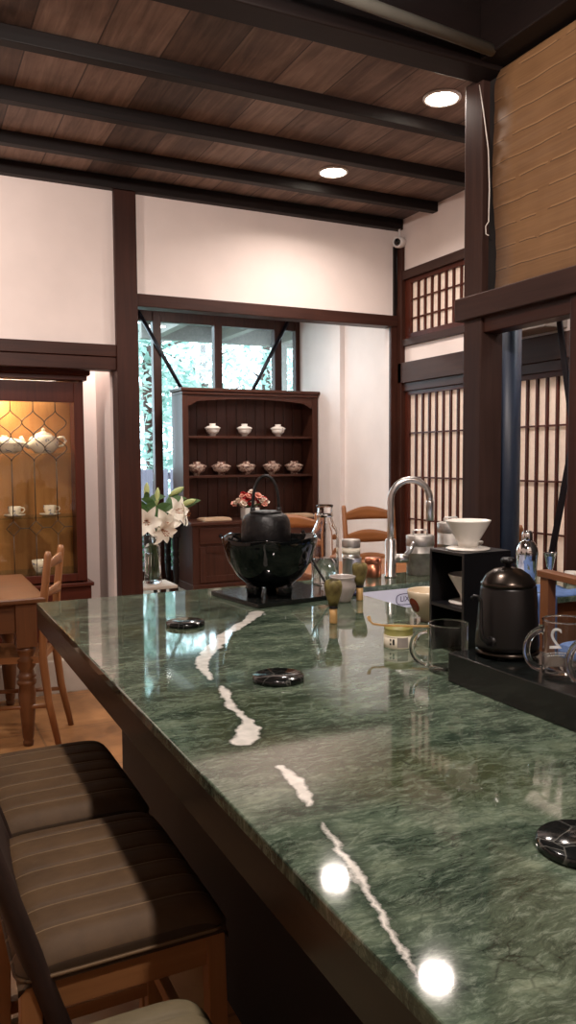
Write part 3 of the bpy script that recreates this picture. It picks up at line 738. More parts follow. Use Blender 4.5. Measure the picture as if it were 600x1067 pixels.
# glass mugs with C handles
def mug(name, x, y, z0, r, h, hdir, lab, text):
    t = thing(name, lab, 'glass mug', (x, y, z0), 0, 'clear glass mugs')
    MB().lathe([(r-.001, .003), (r, .006), (r, h)], 48).build('glass', M['mug_glass'], t)
    MB().tube([(r*math.cos(2*PI*i/40), r*math.sin(2*PI*i/40), h) for i in range(40)], .0017, 8, closed=True).build('rim', M['glass'], t)
    MB().lathe([(0, .0005), (r-.004, .0005), (r-.001, .003), (r-.003, .008), (0, .0075)], 48).build('base', M['glass'], t)
    dv = Vector((math.cos(hdir), math.sin(hdir), 0)); hh = h*.34; zc = h*.5; hr = .032
    pts = [dv*(r+.0035-.0)+Vector((0, 0, zc+hh))]
    for i in range(17):
        a = PI/2-PI*i/16; pts.append(dv*(r+.006+hr*math.cos(a))+Vector((0, 0, zc+hh*math.sin(a))))
    pts.append(dv*(r+.0035)+Vector((0, 0, zc-hh)))
    MB().tube(pts, .0068, 14).build('handle', M['glass'], t)
    if text:
        ta = math.atan2(y, x)+.42      # printed on the far side, read through the glass from behind
        me = letters('2', .06); me.transform(Matrix.Diagonal((1, 1, 1, 1)))
        for v in me.vertices:
            a = ta+v.co.x/r; rr = r+.0004+max(0, v.co.z); v.co = Vector((rr*math.cos(a), rr*math.sin(a), h*.56+v.co.y))
        me.materials.append(M['white_print']); o = bpy.data.objects.new('printed_number', me); COL.objects.link(o); o.parent = t
        mb = MB(); rnd = random.Random(3)
        for row, zz in ((0, h*.315), (1, h*.27)):
            u = -.022+.005*row
            while u < .02:
                w_ = rnd.uniform(.0014, .003); patch(mb, r+.0006, ta+u/r, zz, w_, .0026, 1); u += w_+.0012
        mb.build('printed_lines', M['white_print'], t, recalc=False)
    return t
hd_l = math.atan2(.44, -.898)
mug('glass_mug', 1.135, 1.473, HC, .046, .112, hd_l-.1, 'clear glass mug standing on the marble in front of the black stand', False)
mug('glass_mug', 1.165, 1.145, HC+.066, .041, .112, hd_l+.15, 'clear glass mug with white number on the black slab beside the kettle', True)
mug('glass_mug', 1.165, 1.035, HC+.066, .041, .112, hd_l+.15, 'clear glass mug at the right picture edge on the black slab', True)

# granite slab, kettle base and kettle
tag(MB().box(0, .19, -.85, 0, 0, .066, .002).build('granite_slab', M['granite'], None, (1.080, 1.402, HC)), 'thick black granite slab lying along the counter', 'slab')
t = thing('kettle_base', 'low dark power base under the gooseneck kettle', 'kettle base', (1.180, 1.325, HC+.066))
MB().lathe([(0, .004), (.06, .004), (.068, .008), (.068, .014), (.055, .018), (0, .018)], 40).build('plate', M['kettle_lid'], t)
for k in range(4):
    a = k*PI/2+.6; MB().lathe([(0, 0), (.008, 0), (.008, .005), (0, .005)], 12, (.05*math.cos(a), .05*math.sin(a), 0)).build('foot', M['black_plastic'], t)
t = thing('gooseneck_kettle', 'matte black gooseneck pouring kettle with a domed lid', 'kettle', (1.180, 1.325, HC+.084))
MB().lathe([(0, 0), (.062, 0), (.068, .003), (.0685, .012), (.064, .07), (.058, .130), (.056, .136), (0, .136)], 48).build('body', M['kettle_black'], t)
MB().lathe([(.0555, .135), (.0585, .137), (.0585, .143), (.054, .148), (.046, .160), (.03, .171), (.012, .176), (0, .177)], 48).build('lid', M['kettle_lid'], t)
MB().lathe([(0, .175), (.006, .176), (.006, .182), (.0135, .186), (.015, .191), (.012, .196), (0, .197)], 24, fn=lambda v, a: Vector((v.x*(1+.12*math.cos(8*a)), v.y*(1+.12*math.cos(8*a)), v.z))).build('lid_knob', M['black_plastic'], t)
sd = Vector((-.95, -.33, 0)).normalized(); s2 = Vector((-.86, .5, 0)).normalized()
q = [(sd*.060, .022), (sd*.076+s2*.004, .023), (sd*.080+s2*.012, .032), (sd*.074+s2*.018, .055), (sd*.066+s2*.022, .085), (sd*.062+s2*.025, .108), (sd*.061+s2*.031, .119), (sd*.060+s2*.040, .120), (sd*.060+s2*.046, .113)]
MB().tube([v+Vector((0, 0, z)) for v, z in q], [.009, .0075, .0055, .0042, .0036, .0034, .0034, .0036, .0042], 12).build('spout', M['kettle_black'], t)
MB().tube([sd*.054+Vector((0, 0, .022)), sd*.072+Vector((0, 0, .022))], [.014, .011], 14).build('spout_joint', M['kettle_black'], t)
hv = -sd
MB().tube([hv*.055+Vector((0, 0, .125)), hv*.085+Vector((0, 0, .132)), hv*.112+Vector((0, 0, .118)), hv*.118+Vector((0, 0, .07)), hv*.112+Vector((0, 0, .03))], [.006, .008, .010, .010, .007], 10).build('handle', M['black_plastic'], t)

# black display stand with two drippers
BX, BY, BW, BD, BH = 1.222, 1.527, .147, .139, .265
t = thing('display_stand', 'black open-sided stand holding two coffee drippers', 'stand', (BX, BY, HC))
MB().box(0, BW, 0, BD, BH-.008, BH, .001).build('top_board', M['black_panel'], t)
MB().box(0, BW, 0, .008, 0, BH-.008).build('side_panel', M['black_panel'], t)
MB().box(0, BW, BD-.008, BD, 0, BH-.008).build('side_panel', M['black_panel'], t)
MB().box(BW-.008, BW, .008, BD-.008, 0, BH-.008).build('back_panel', M['black_panel'], t)
MB().box(0, BW-.008, .008, BD-.008, .119, .127).build('shelf', M['black_panel'], t)
def dripper(x, y, z, s, lab):
    t = thing('coffee_dripper', lab, 'coffee dripper', (x, y, z), .95, 'white ceramic coffee drippers')
    MB().lathe([(.012*s, 0), (.062*s, 0), (.066*s, .003*s), (.062*s, .006*s), (.030*s, .009*s), (.012*s, .006*s)], 40).build('saucer', M['white_ceramic'], t)
    MB().lathe([(.012*s, .006*s), (.030*s, .008*s), (.031*s, .022*s), (.066*s, .084*s), (.067*s, .088*s), (.064*s, .088*s), (.028*s, .024*s), (.012*s, .018*s)], 40).build('cone', M['white_ceramic'], t)
    MB().tube([(.040*s, 0, .034*s), (.066*s, 0, .030*s), (.08*s, 0, .045*s), (.078*s, 0, .065*s), (.060*s, 0, .07*s)], .0055*s, 10).build('handle', M['white_ceramic'], t)
dripper(BX+.067, BY+.069, HC+BH, .85, 'white ceramic coffee dripper on top of the black stand')
dripper(BX+.076, BY+.069, HC+.127, .84, 'white ceramic coffee dripper inside the black stand')
tag(MB().lathe([(0, 0), (.014, 0), (.023, .008), (.024, .013), (.023, .014), (.014, .012), (0, .015)], 28).build('small_dish', M['white_ceramic'], None, (BX+.122, BY+.112, HC+BH)), 'small white dish behind the dripper on the black stand', 'dish')

# shaker, jigger, cloths, cup at the right
t = thing('cocktail_shaker', 'shiny steel cocktail shaker behind the kettle', 'shaker', (2.16, 2.32, HC))
MB().lathe([(0, 0), (.032, 0), (.035, .004), (.041, .12), (.042, .125), (0, .125)], 36).build('cup', M['steel_polished'], t)
MB().lathe([(.0425, .122), (.043, .124), (.040, .148), (.028, .170), (.021, .178), (0, .178)], 36).build('shoulder', M['steel_polished'], t)
MB().lathe([(.0205, .176), (.0215, .178), (.0205, .205), (.016, .214), (0, .216)], 28).build('cap', M['steel_polished'], t)
tag(MB().lathe([(0, .055), (.007, .05), (.026, .0), (.027, 0), (.009, .05), (.008, .056), (.024, .128), (.0265, .13), (.025, .13), (.008, .066), (0, .062)], 28).build('jigger', M['steel_polished'], None, (2.23, 2.27, HC)), 'double ended steel jigger right of the cocktail shaker', 'jigger')
cl = MB()
cl.grid(lambda u, v: (.30*u, .20*v, .006+.004*math.sin(7*u+3*v)+.006*math.sin(9*v)), 18, 12)
cl.grid(lambda u, v: (.13*u, -.012-.008*math.sin(9*u)*v, .010-.22*v), 10, 12)
o = cl.build('draped_cloth', M['blue_cloth'], None, (1.93, 2.072, HC)); tag(o, 'blue cloth draped over the counter edge behind the wooden armchair', 'cloth')
m_ = o.modifiers.new('thick', 'SOLIDIFY'); m_.thickness = .004
tag(MB().box(0, .13, 0, .09, 0, .012, .004).build('folded_cloth', M['navy_cloth'], None, (1.355, 2.445, HC), -.1), 'dark navy folded cloth lying left of the sink', 'cloth')
tag(MB().lathe([(0, 0), (.016, 0), (.018, .004), (.028, .035), (.03, .05), (.0285, .05), (.025, .034), (0, .008)], 24).build('sake_cup', M['white_ceramic'], None, (2.34, 2.265, HC)), 'small white cup at the right edge beyond the armchair arm', 'cup')

# ------------------------------------------------------------------ bar chairs with leather seats
def bar_chair(loc, rz, lab, seat_m, back_m):
    t = thing('bar_chair', lab, 'chair', loc, rz, 'leather bar chairs along the counter')
    D, W, Z = .36, .465, .62               # seat depth (x), width (y), height
    def seat(u, v):
        x = (u-.5)*D; y = (v-.5)*W
        e = max(abs(u-.5)*2, 0); g = max(abs(v-.5)*2, 0)
        drop = .032*(e**10)+.032*(g**12)
        ch = (v*7) % 1; groove = .0065*math.exp(-((min(ch, 1-ch))/.05)**2) if .05 < v < .95 else 0
        puff = .0035*math.sin(PI*ch)+.0022*math.exp(-((ch-.88)/.06)**2)
        k = 1-.05*max(0, e-.8)*max(0, g-.8)*25*.04
        return (x*k, y*k, Z+.012-drop-groove+puff-.006*(e**4))
    mb = MB(); NU, NV = 28, 112; mb.grid(seat, NU, NV)
    bm = mb.bm; bm.verts.ensure_lookup_table()
    edge = [e for e in bm.edges if e.is_boundary]
    r = bmesh.ops.extrude_edge_only(bm, edges=edge); vs = [v for v in r['geom'] if isinstance(v, bmesh.types.BMVert)]
    for v in vs: v.co.z = Z-.045
    for f in bm.faces: f.smooth = True
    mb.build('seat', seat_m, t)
    c = .028; per = []
    for sx, sy, a0 in ((1, 1, 0), (-1, 1, PI/2), (-1, -1, PI), (1, -1, 1.5*PI)):
        for i in range(5):
            a = a0+PI/2*i/4; per.append((sx*(D/2-c)+c*math.cos(a)*1.02, sy*(W/2-c)+c*math.sin(a)*1.02, Z-.034))
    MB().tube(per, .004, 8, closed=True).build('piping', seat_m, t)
    f = MB(); z0, z1 = Z-.105, Z-.045
    f.box(-D/2+.01, D/2-.01, -W/2+.012, -W/2+.034, z0, z1, .003).box(-D/2+.01, D/2-.01, W/2-.034, W/2-.012, z0, z1, .003)
    f.box(D/2-.034, D/2-.012, -W/2+.034, W/2-.034, z0, z1, .003).box(-D/2+.012, -D/2+.034, -W/2+.034, W/2-.034, z0, z1, .003)
    f.build('seat_frame', wood('oak', 'x'), t)
    for sx in (-1, 1):
        for sy in (-1, 1):
            MB().bar((sx*(D/2-.022), sy*(W/2-.022), Z-.045), (sx*(D/2-.01), sy*(W/2-.012), 0), .034, .034).build('leg', wood('oak', 'z'), t)
    for sy in (-1, 1): MB().bar((-D/2+.015, sy*(W/2-.018), .20), (D/2-.015, sy*(W/2-.018), .20), .022, .03).build('stretcher', wood('oak', 'x'), t)
    MB().bar((D/2-.016, -W/2+.03, .26), (D/2-.016, W/2-.03, .26), .022, .03).build('footrest', wood('oak', 'y'), t)
    def back(side):
        def fn(u, v):
            y = (u-.5)*(W+.045)*(1-.06*v**5); z = Z-.17+.54*v
            x = -D/2+.102-.165*v-.016*(1-(2*u-1)**2)
            th = .044*(1-.3*v)*(1-abs(2*u-1)**12)**.5*(1-v**14)
            return (x+side*th/2-.022, y, z)
        return fn
    mb = MB(); mb.grid(back(1), 24, 24); mb.grid(back(-1), 24, 24)
    bmesh.ops.remove_doubles(mb.bm, verts=mb.bm.verts, dist=.0008)
    mb.build('backrest', back_m, t)
    return t
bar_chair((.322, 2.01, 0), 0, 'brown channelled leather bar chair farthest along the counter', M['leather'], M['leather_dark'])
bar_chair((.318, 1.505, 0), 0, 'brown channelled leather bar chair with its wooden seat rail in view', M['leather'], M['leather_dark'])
bar_chair((.20, .87, 0), 0, 'olive leather bar chair in the bottom left corner', M['leather_olive'], M['leather'])

# ------------------------------------------------------------------ dining table and chairs
def turned(mb, c, h, r, sq=.22):
    # turned leg: square head, rings, tapered shaft
    x, y = c
    mb.box(x-r*1.15, x+r*1.15, y-r*1.15, y+r*1.15, h-sq, h, .003)
    p = [(0, 0), (r*.55, 0), (r*.62, .02), (r*.5, .03), (r*.62, .04), (r*.95, h*.30), (r*1.0, h*.36), (r*.85, h*.42), (r*1.1, h*.435), (r*1.1, h*.455), (r*.85, h*.47), (r*1.1, h*.485), (r*.9, h*.50), (r*.75, h*.53), (r*1.05, h*.56), (r*.95, h*.59), (r*1.1, h*.60), (r*.8, h*.62), (r*1.0, h*.66), (r*1.08, h-sq-.02), (r*.9, h-sq), (0, h-sq)]
    mb.lathe(p, 24, (x, y, 0)); return mb
TX, TY = -.30, 4.40
t = thing('dining_table', 'honey brown dining table with turned legs at the left', 'table', (TX, TY, 0))
MB().box(-.92, .92, -.44, .44, .722, .75, .008).build('tabletop', wood('pine', 'x'), t)
ap = MB()
ap.box(-.82, .82, -.385, -.36, .575, .722).box(-.82, .82, .36, .385, .575, .722).box(.805, .83, -.36, .36, .575, .722).box(-.83, -.805, -.36, .36, .575, .722)
ap.build('apron', wood('pine', 'x'), t)
for sx in (-1, 1):
    for sy in (-1, 1): turned(MB(), (sx*.825, sy*.365), .722, .043).build('leg', wood('pine', 'z'), t)

def ladder_chair(loc, rz, lab, kind, s=1.0, zt=.95, W=.40, rails=(.88, .74, .60), group='ladder back dining chairs', sw=.05, lean=1.0):
    t = thing('dining_chair', lab, 'chair', loc, rz, group)
    D = .40; zs = .45*s
    # seat faces +x, the back stands at -x
    def seatp(u, v): pass
    MB().prism([(-D/2, -W*.44), (D/2, -W/2), (D/2, W/2), (-D/2, W*.44)], zs-.032, zs).build('seat', wood(kind, 'x'), t)
    for sy in (-1, 1):
        y = sy*(W/2-.022)
        MB().tube([(-D/2-.075, y*1.05, 0), (-D/2-.03, y, zs*.5), (-D/2-.005, y*.96, zs), (-D/2-.03*lean, y, zs+(zt-zs)*.5), (-D/2-.075*lean, y*1.02, zt-.02), (-D/2-.078*lean, y*1.02, zt)], [.015, .019, .021, .020, .018, .012], 10).build('back_post', wood(kind, 'z'), t)
        MB().tube([(D/2-.03, y*1.02, 0), (D/2-.03, y, zs-.03)], [.015, .021], 10).build('front_leg', wood(kind, 'z'), t)
        MB().tube([(D/2-.03, y, zs*.42), (-D/2-.03, y, zs*.45)], .011, 8).build('stretcher', wood(kind, 'x'), t)
    MB().tube([(D/2-.03, -W/2+.03, zs*.55), (D/2-.03, W/2-.03, zs*.55)], .011, 8).build('stretcher', wood(kind, 'y'), t)
    for k, zr in enumerate(rails):
        f = (zr-zs)/(zt-zs); x0 = -D/2-.005-.07*f*lean
        def rail(u, v, back=0):
            y = (u-.5)*(W-.06); arch = .045*math.sin(PI*u)**1.0 if k == 0 else .025*math.sin(PI*u)
            sh = sw*(.55+.45*math.sin(PI*u)); zc = zr+arch*.5
            return (x0-.03*math.sin(PI*u)-.004+back*.012, y, zc+(v-.5)*sh)
        mb = MB(); mb.grid(lambda u, v: rail(u, v, 0), 16, 3); mb.grid(lambda u, v: rail(u, v, 1), 16, 3)
        for v in (0, 1): mb.grid(lambda u, w, v=v: tuple(Vector(rail(u, v, 0)).lerp(Vector(rail(u, v, 1)), w)), 16, 1)
        bmesh.ops.remove_doubles(mb.bm, verts=mb.bm.verts, dist=.0005)
        mb.build('back_rail', wood(kind, 'y'), t)
    return t
ladder_chair((.46, 4.20, 0), PI-.38, 'wooden ladder back chair at the right end of the dining table', 'honey', 1.0, .97, .34, (.90, .76, .62), lean=.6)
ladder_chair((-.05, 3.72, 0), PI/2, 'wooden chair pushed in on the near side of the dining table', 'pine', 1.0, .93, .40)
ladder_chair((3.04, 4.70, 0), -PI/2-.18, 'orange ladder back chair in front of the shoji corner', 'orange', 1.0, 1.07, .42, (.99, .83, .66), sw=.095)
ladder_chair((3.10, 3.27, 0), 0, 'orange wooden chair beyond the partition with one back post beside the navy pole', 'orange', 1.0, 1.07, .40, (.98, .83, .66), sw=.07)
ladder_chair((2.27, 4.40, 0), -PI/2-.1, 'orange ladder back chair half hidden behind the glass carafe', 'orange', 1.0, 1.05, .42, (.98, .83, .66), sw=.09)
t = thing('side_table', 'plain orange wooden table between the sink and the shoji corner', 'table', (2.52, 3.92, 0))
MB().box(-.42, .50, -.36, .50, .725, .75, .005).build('tabletop', wood('orange', 'x'), t)
MB().box(-.36, .44, -.30, -.28, .64, .725).box(-.36, .44, .42, .44, .64, .725).box(-.36, -.34, -.28, .42, .64, .725).box(.42, .44, -.28, .42, .64, .725).build('apron', wood('orange', 'x'), t)
for x in (-.34, .42):
    for y in (-.28, .42): MB().bar((x, y, 0), (x, y, .725), .045).build('leg', wood('orange', 'z'), t)

# tall wooden armchair behind the counter
t = thing('high_armchair', 'tall wooden armchair with blue cushion behind the black slab', 'chair', (2.03, 1.70, 0))
for sx in (-1, 1):
    MB().bar((sx*.23, .14, 0), (sx*.23, .14, 1.045), .034, .034).build('front_leg', wood('teak', 'z'), t)
    MB().bar((sx*.23, -.24, 0), (sx*.23, -.30, 1.30), .034, .034).build('back_post', wood('teak', 'z'), t)
    MB().bar((sx*.23, .165, 1.055), (sx*.23, -.30, 1.035), .02, .046, up=(1, 0, 0)).build('armrest', wood('teak', 'y'), t)
MB().box(-.21, .21, -.23, .13, .74, .775, .004).build('seat', wood('teak', 'x'), t)
MB().box(-.205, .205, -.22, .135, .775, .84, .025).build('cushion', M['blue_cloth'], t)
for z in (1.08, 1.24): MB().bar((-.22, -.29, z), (.22, -.29, z), .02, .07, up=(0, 0, 1)).build('back_rail', wood('teak', 'x'), t)
MB().bar((-.22, .14, .30), (.22, .14, .30), .022, .03).build('footrest', wood('teak', 'x'), t)

# pole and folding arm behind the partition
tag(MB().tube([(2.60, 2.93, 0), (2.60, 2.93, 2.6)], .057, 24).build('stove_pipe', M['navy']), 'dark navy round pole right behind the partition post', 'pole')
t = thing('folding_arm', 'black jointed metal arm crossing the partition opening', 'bracket', (2.62, 2.62, 0))
J = Vector((.04, -.040, 1.50))
MB().bar((.04, .055, 2.02), J, .028, .012).build('upper_bar', M['black_steel'], t)
MB().bar(J, (.04, .105, .86), .032, .012).build('lower_bar', M['black_steel'], t)
MB().bar((.04, .105, .88), (.04, .105, 0), .032, .012).build('foot_bar', M['black_steel'], t)
MB().lathe([(0, -.012), (.02, -.012), (.02, .012), (0, .012)], 16, J, mat=None).build('pivot', M['black_steel'], t)
tag(MB().box(XR-.20, XR-.032, 3.30, 3.84, 2.125, 2.25, .006).build('wall_shelf', wood('grey', 'y')), 'grey wooden shelf box high on the shoji wall', 'shelf')

# ------------------------------------------------------------------ display cabinet with leaded glass
t = thing('display_cabinet', 'dark red wooden cabinet with leaded glass doors', 'cabinet', (.45, 5.15, FZ))
H = 1.74
c = MB()
c.box(-.62, -.595, .02, .36, 0, H).box(.595, .62, .02, .36, 0, H).box(-.595, .595, .02, .36, H-.025, H).box(-.595, .595, .02, .36, .40, .425)
c.build('carcass', wood('cab', 'z'), t)
MB().box(-.595, .595, .345, .36, .425, H-.025).build('back_panel', wood('amber', 'z'), t)
MB().box(-.64, .64, 0, .37, 0, .40, .004).box(-.655, .655, -.02, .37, .40, .425, .005).build('base', wood('cab', 'x'), t)
MB().box(-.64, .64, -.012, .37, H-.02, H+.01, .004).box(-.66, .66, -.03, .37, H+.01, H+.06, .012).build('cornice', wood('cab', 'x'), t)
for sx in (-1, 1):
    x0, x1 = (.005, .615) if sx > 0 else (-.615, -.005); z0, z1 = .435, H-.03
    d = MB().box(x0, x0+.05, 0, .02, z0, z1, .003).box(x1-.06, x1, 0, .02, z0, z1, .003).box(x0+.05, x1-.06, 0, .02, z0, z0+.05, .003).box(x0+.05, x1-.06, 0, .02, z1-.13, z1, .003)
    d = d.build('door', wood('cab', 'z'), t)
    gx0, gx1, gz0, gz1 = x0+.05, x1-.06, z0+.05, z1-.13
    MB().box(gx0, gx1, .009, .012, gz0, gz1).build('pane', M['amber_pane'], d)
    l = MB(); sp_ = .135; n = int((gx1-gx0)/sp_)+1; cx = gx1-.115
    zt = gz1; A, B, C2 = gz1-.05, gz1-.21, gz1-.37; zd = gz1-.745
    for i in range(n):
        x = cx-i*sp_
        if x < gx0+.02: continue
        l.tube([(x, .010, zt), (x, .010, A)], .0035, 5)
        for s in (-1, 1):
            pts = []
            for q in range(33):
                u = q/32*2; pts.append((min(gx1, max(gx0, x+s*sp_/2*(1-math.cos(2*PI*(u/1)))/2)), .010, A+(C2-A)*u/2))
            l.tube(pts, .0035, 5)
        l.tube([(x, .010, C2), (x, .010, zd)], .0035, 5)
        l.tube([(x, .010, zd), (x+.042, .010, zd-.045), (x, .010, zd-.09), (x-.042, .010, zd-.045)], .0035, 5, closed=True)
        l.tube([(x+.042, .010, zd-.045), (x+sp_-.042, .010, zd-.045)], .003, 5)
        l.tube([(x, .010, zd-.09), (x, .010, gz0)], .0025, 5)
    l.build('leading', M['came'], d)
    MB().lathe([(0, 0), (.008, 0), (.012, .012), (0, .018)], 12, mat=Matrix.Translation((x0+.025 if sx > 0 else x1-.03, 0, .95)) @ Matrix.Rotation(PI/2, 4, 'X')).build('knob', M['tin'], d)
SH = [1.461-.2, 1.054-.2, .69-.2]
for z in SH: MB().box(-.595, .595, .05, .34, z-.008, z).build('glass_shelf', M['pane'], t)
MB().box(-.3, .5, .30, .33, H-.05, H-.028, .003).build('lamp_strip', M['lamp'], t)

def cup(x, y, z, lab, a):
    t = thing('teacup', lab, 'teacup', (x, y, z), a, 'teacups with saucers in the display cabinet')
    MB().lathe([(0, 0), (.035, 0), (.06, .008), (.068, .016), (.066, .018), (.04, .011), (0, .01)], 28).build('saucer', M['china'], t)
    MB().lathe([(0, .011), (.024, .011), (.027, .016), (.038, .035), (.041, .068), (.039, .068), (.034, .036), (0, .02)], 28).build('cup', M['china'], t)
    MB().tube([(.038, 0, .060), (.058, 0, .058), (.063, 0, .045), (.052, 0, .030), (.035, 0, .03)], .004, 8).build('handle', M['china'], t)
cup(.865, 5.30, 1.054, 'painted teacup on its saucer nearest the cabinet edge', -.3)
cup(.645, 5.30, 1.054, 'painted teacup on its saucer left of the other cup', -.3)
def teapot(x, y, z, lab, s=1.2):
    t = thing('teapot', lab, 'teapot', (x, y, z), .0, 'china pots on the top cabinet shelf')
    MB().lathe([(0, 0), (.045*s, 0), (.05*s, .006), (.075*s, .03*s), (.083*s, .055*s), (.07*s, .085*s), (.045*s, .097*s), (0, .097*s)], 32).build('body', M['china'], t)
    MB().lathe([(.046*s, .096*s), (.04*s, .105*s), (.015*s, .115*s), (.008*s, .12*s), (.012*s, .13*s), (0, .137*s)], 24).build('lid', M['china'], t)
    MB().tube([(.07*s, 0, .08*s), (.105*s, 0, .088*s), (.118*s, 0, .066*s), (.10*s, 0, .04*s), (.076*s, 0, .036*s)], .007*s, 10).build('handle', M['china'], t)
    MB().tube([(-.07*s, 0, .035*s), (-.10*s, 0, .05*s), (-.118*s, 0, .09*s)], [.018*s, .013*s, .009*s], 10).build('spout', M['china'], t)
teapot(.84, 5.32, 1.461, 'painted china teapot on the top shelf of the cabinet')
t = thing('tureen', 'low oval china tureen left of the teapot', 'tureen', (.60, 5.32, 1.461))
ov = lambda v, a: Vector((v.x*1.5, v.y, v.z*1.2))
MB().lathe([(0, 0), (.05, 0), (.075, .02), (.088, .05), (.09, .055), (0, .055)], 32, fn=ov).build('body', M['china'], t)
MB().lathe([(.088, .055), (.075, .07), (.03, .082), (.01, .086), (.012, .095), (0, .1)], 32, fn=ov).build('lid', M['china'], t)
tag(MB().lathe([(0, 0), (.026, 0), (.028, .006), (.045, .04), (.052, .08), (.05, .08), (.04, .04), (0, .014)], 28).build('china_bowl', M['china'], None, (.79, 5.28, .69)), 'painted china bowl on the lowest cabinet shelf', 'bowl')

# ------------------------------------------------------------------ hutch
t = thing('hutch', 'tall dark wooden hutch with two bowl shelves', 'hutch', (3.035, 6.76, FZ))
hw = .685; zb = .64; zt = 1.87
b = MB().box(-hw, hw, .02, .50, 0, zb-.03, .003).box(-hw-.01, hw+.01, .0, .50, 0, .07, .004); b.build('base', wood('hutch', 'z'), t)
MB().box(-hw-.025, hw+.025, -.015, .51, zb-.03, zb, .006).build('base_top', wood('hutch', 'x'), t)
for k in range(3):
    x0 = -hw+.05+k*(2*hw-.1)/3; x1 = x0+(2*hw-.1)/3
    d = MB().box(x0+.015, x1-.015, .004, .02, zb-.20, zb-.055, .004).build('drawer', wood('hutch', 'x'), t)
    MB().lathe([(0, 0), (.012, 0), (.01, .01), (.02, .02), (.016, .03), (0, .034)], 16, mat=Matrix.Translation(((x0+x1)/2, .004, zb-.13)) @ Matrix.Rotation(PI/2, 4, 'X')).build('knob', wood('black', 'z'), d)
    d = MB().box(x0+.015, x0+.075, .004, .02, .085, zb-.225, .003).box(x1-.075, x1-.015, .004, .02, .085, zb-.225, .003).box(x0+.075, x1-.075, .004, .02, .085, .145, .003).box(x0+.075, x1-.075, .004, .02, zb-.285, zb-.225, .003).box(x0+.075, x1-.075, .012, .02, .145, zb-.285).build('door', wood('hutch', 'z'), t)
    MB().lathe([(0, 0), (.010, 0), (.014, .02), (0, .026)], 14, mat=Matrix.Translation((x1-.045, .004, .32)) @ Matrix.Rotation(PI/2, 4, 'X')).build('knob', wood('black', 'z'), d)
for sx in (-1, 1):
    MB().box(sx*hw-.016, sx*hw+.016, .21, .51, zb, zt-.03).box(sx*(hw-.012)-.028, sx*(hw-.012)+.028, .20, .216, zb, zt-.03, .002).build('side_panel', wood('hutch', 'z'), t)
bp_ = MB(); nb = 13
for k in range(nb):
    x0 = -hw+.016+k*(2*hw-.032)/nb; bp_.box(x0+.002, x0+(2*hw-.032)/nb-.002, .485, .505, zb, zt-.03, .003)
bp_.box(-hw+.016, hw-.016, .499, .511, zb, zt-.03); bp_.build('back_boards', wood('hutch', 'z'), t)
for z in (1.26-.2, 1.63-.2): MB().box(-hw+.016, hw-.016, .235, .485, z-.022, z, .003).build('shelf', wood('hutch', 'x'), t)
MB().box(-hw-.035, hw+.035, .17, .515, zt-.03, zt, .006).box(-hw-.02, hw+.02, .185, .51, zt-.06, zt-.03, .006).build('cornice', wood('hutch', 'x'), t)
vp = [(-hw+.016, zt-.05), (-hw+.016, zt-.17)]
for i in range(41):
    u = i/40; x = -hw+.03+(2*hw-.06)*u; e = min(u, 1-u)
    z = zt-.165+.045*min(1, max(0, (e-.02)/.06)) if e < .08 else zt-.12+.03*math.sin(PI*(u-.08)/.84)
    vp.append((x, z))
vp += [(hw-.016, zt-.17), (hw-.016, zt-.05)]
MB().prism(vp, -.016, 0, Matrix.Translation((0, .205, 0)) @ Matrix.Rotation(PI/2, 4, 'X')).build('valance', wood('hutch', 'x'), t)
# lidded bowls
def lbowl(x, z, s, m, lab, g, tall=1.0):
    t = thing('lidded_bowl', lab, 'bowl', (x, 7.115, z), random.random()*6, g)
    MB().lathe([(0, 0), (.034*s, 0), (.033*s, .016*s), (.040*s, .019*s), (.070*s, .040*s), (.084*s, .077*s), (.081*s, .078*s), (.068*s, .046*s), (0, .02*s)], 28, fn=lambda v, a: Vector((v.x, v.y, v.z*tall))).build('bowl', m, t)
    MB().lathe([(.092*s, .076*s), (.092*s, .081*s), (.066*s, .095*s), (.040*s, .102*s), (.033*s, .104*s), (.037*s, .122*s), (.034*s, .122*s), (0, .108*s)], 28, fn=lambda v, a: Vector((v.x, v.y, v.z*tall))).build('lid', m, t)
for i, x in enumerate((2.685, 3.015, 3.375)): lbowl(x, 1.63, .84, M['bowl_grey'], 'pale lidded bowl on the upper hutch shelf, %s' % ('leftmost of three', 'middle of three', 'rightmost of three')[i], 'pale lidded bowls on the upper shelf', 1.18)
for i, x in enumerate((2.52, 2.768, 3.03, 3.305, 3.55)): lbowl(x, 1.26, 1.06, M['bowl_red'], 'red patterned lidded bowl on the lower hutch shelf, %s' % ('leftmost of five', 'second from left', 'middle of five', 'second from right', 'rightmost of five')[i], 'patterned lidded bowls on the lower shelf')
tag(MB().box(-.14, .14, -.09, .09, 0, .02, .004).box(-.128, .128, -.078, .078, .02, .028, .003).build('book', M['book'], None, (2.62, 6.93, .84), .08), 'beige flat book lying left on the hutch base', 'book')
tag(MB().box(-.14, .14, -.09, .09, 0, .022, .004).box(-.125, .125, -.078, .078, .022, .034, .003).build('book', M['book'], None, (3.50, 6.93, .84), -.05), 'beige flat book lying right of the flower box on the hutch base', 'book')
t = thing('flower_box', 'square white pot of red and pink flowers on the hutch', 'flower arrangement', (2.985, 6.93, .84))
MB().box(-.075, .075, -.06, .06, 0, .11, .004).build('pot', M['white_ceramic'], t)
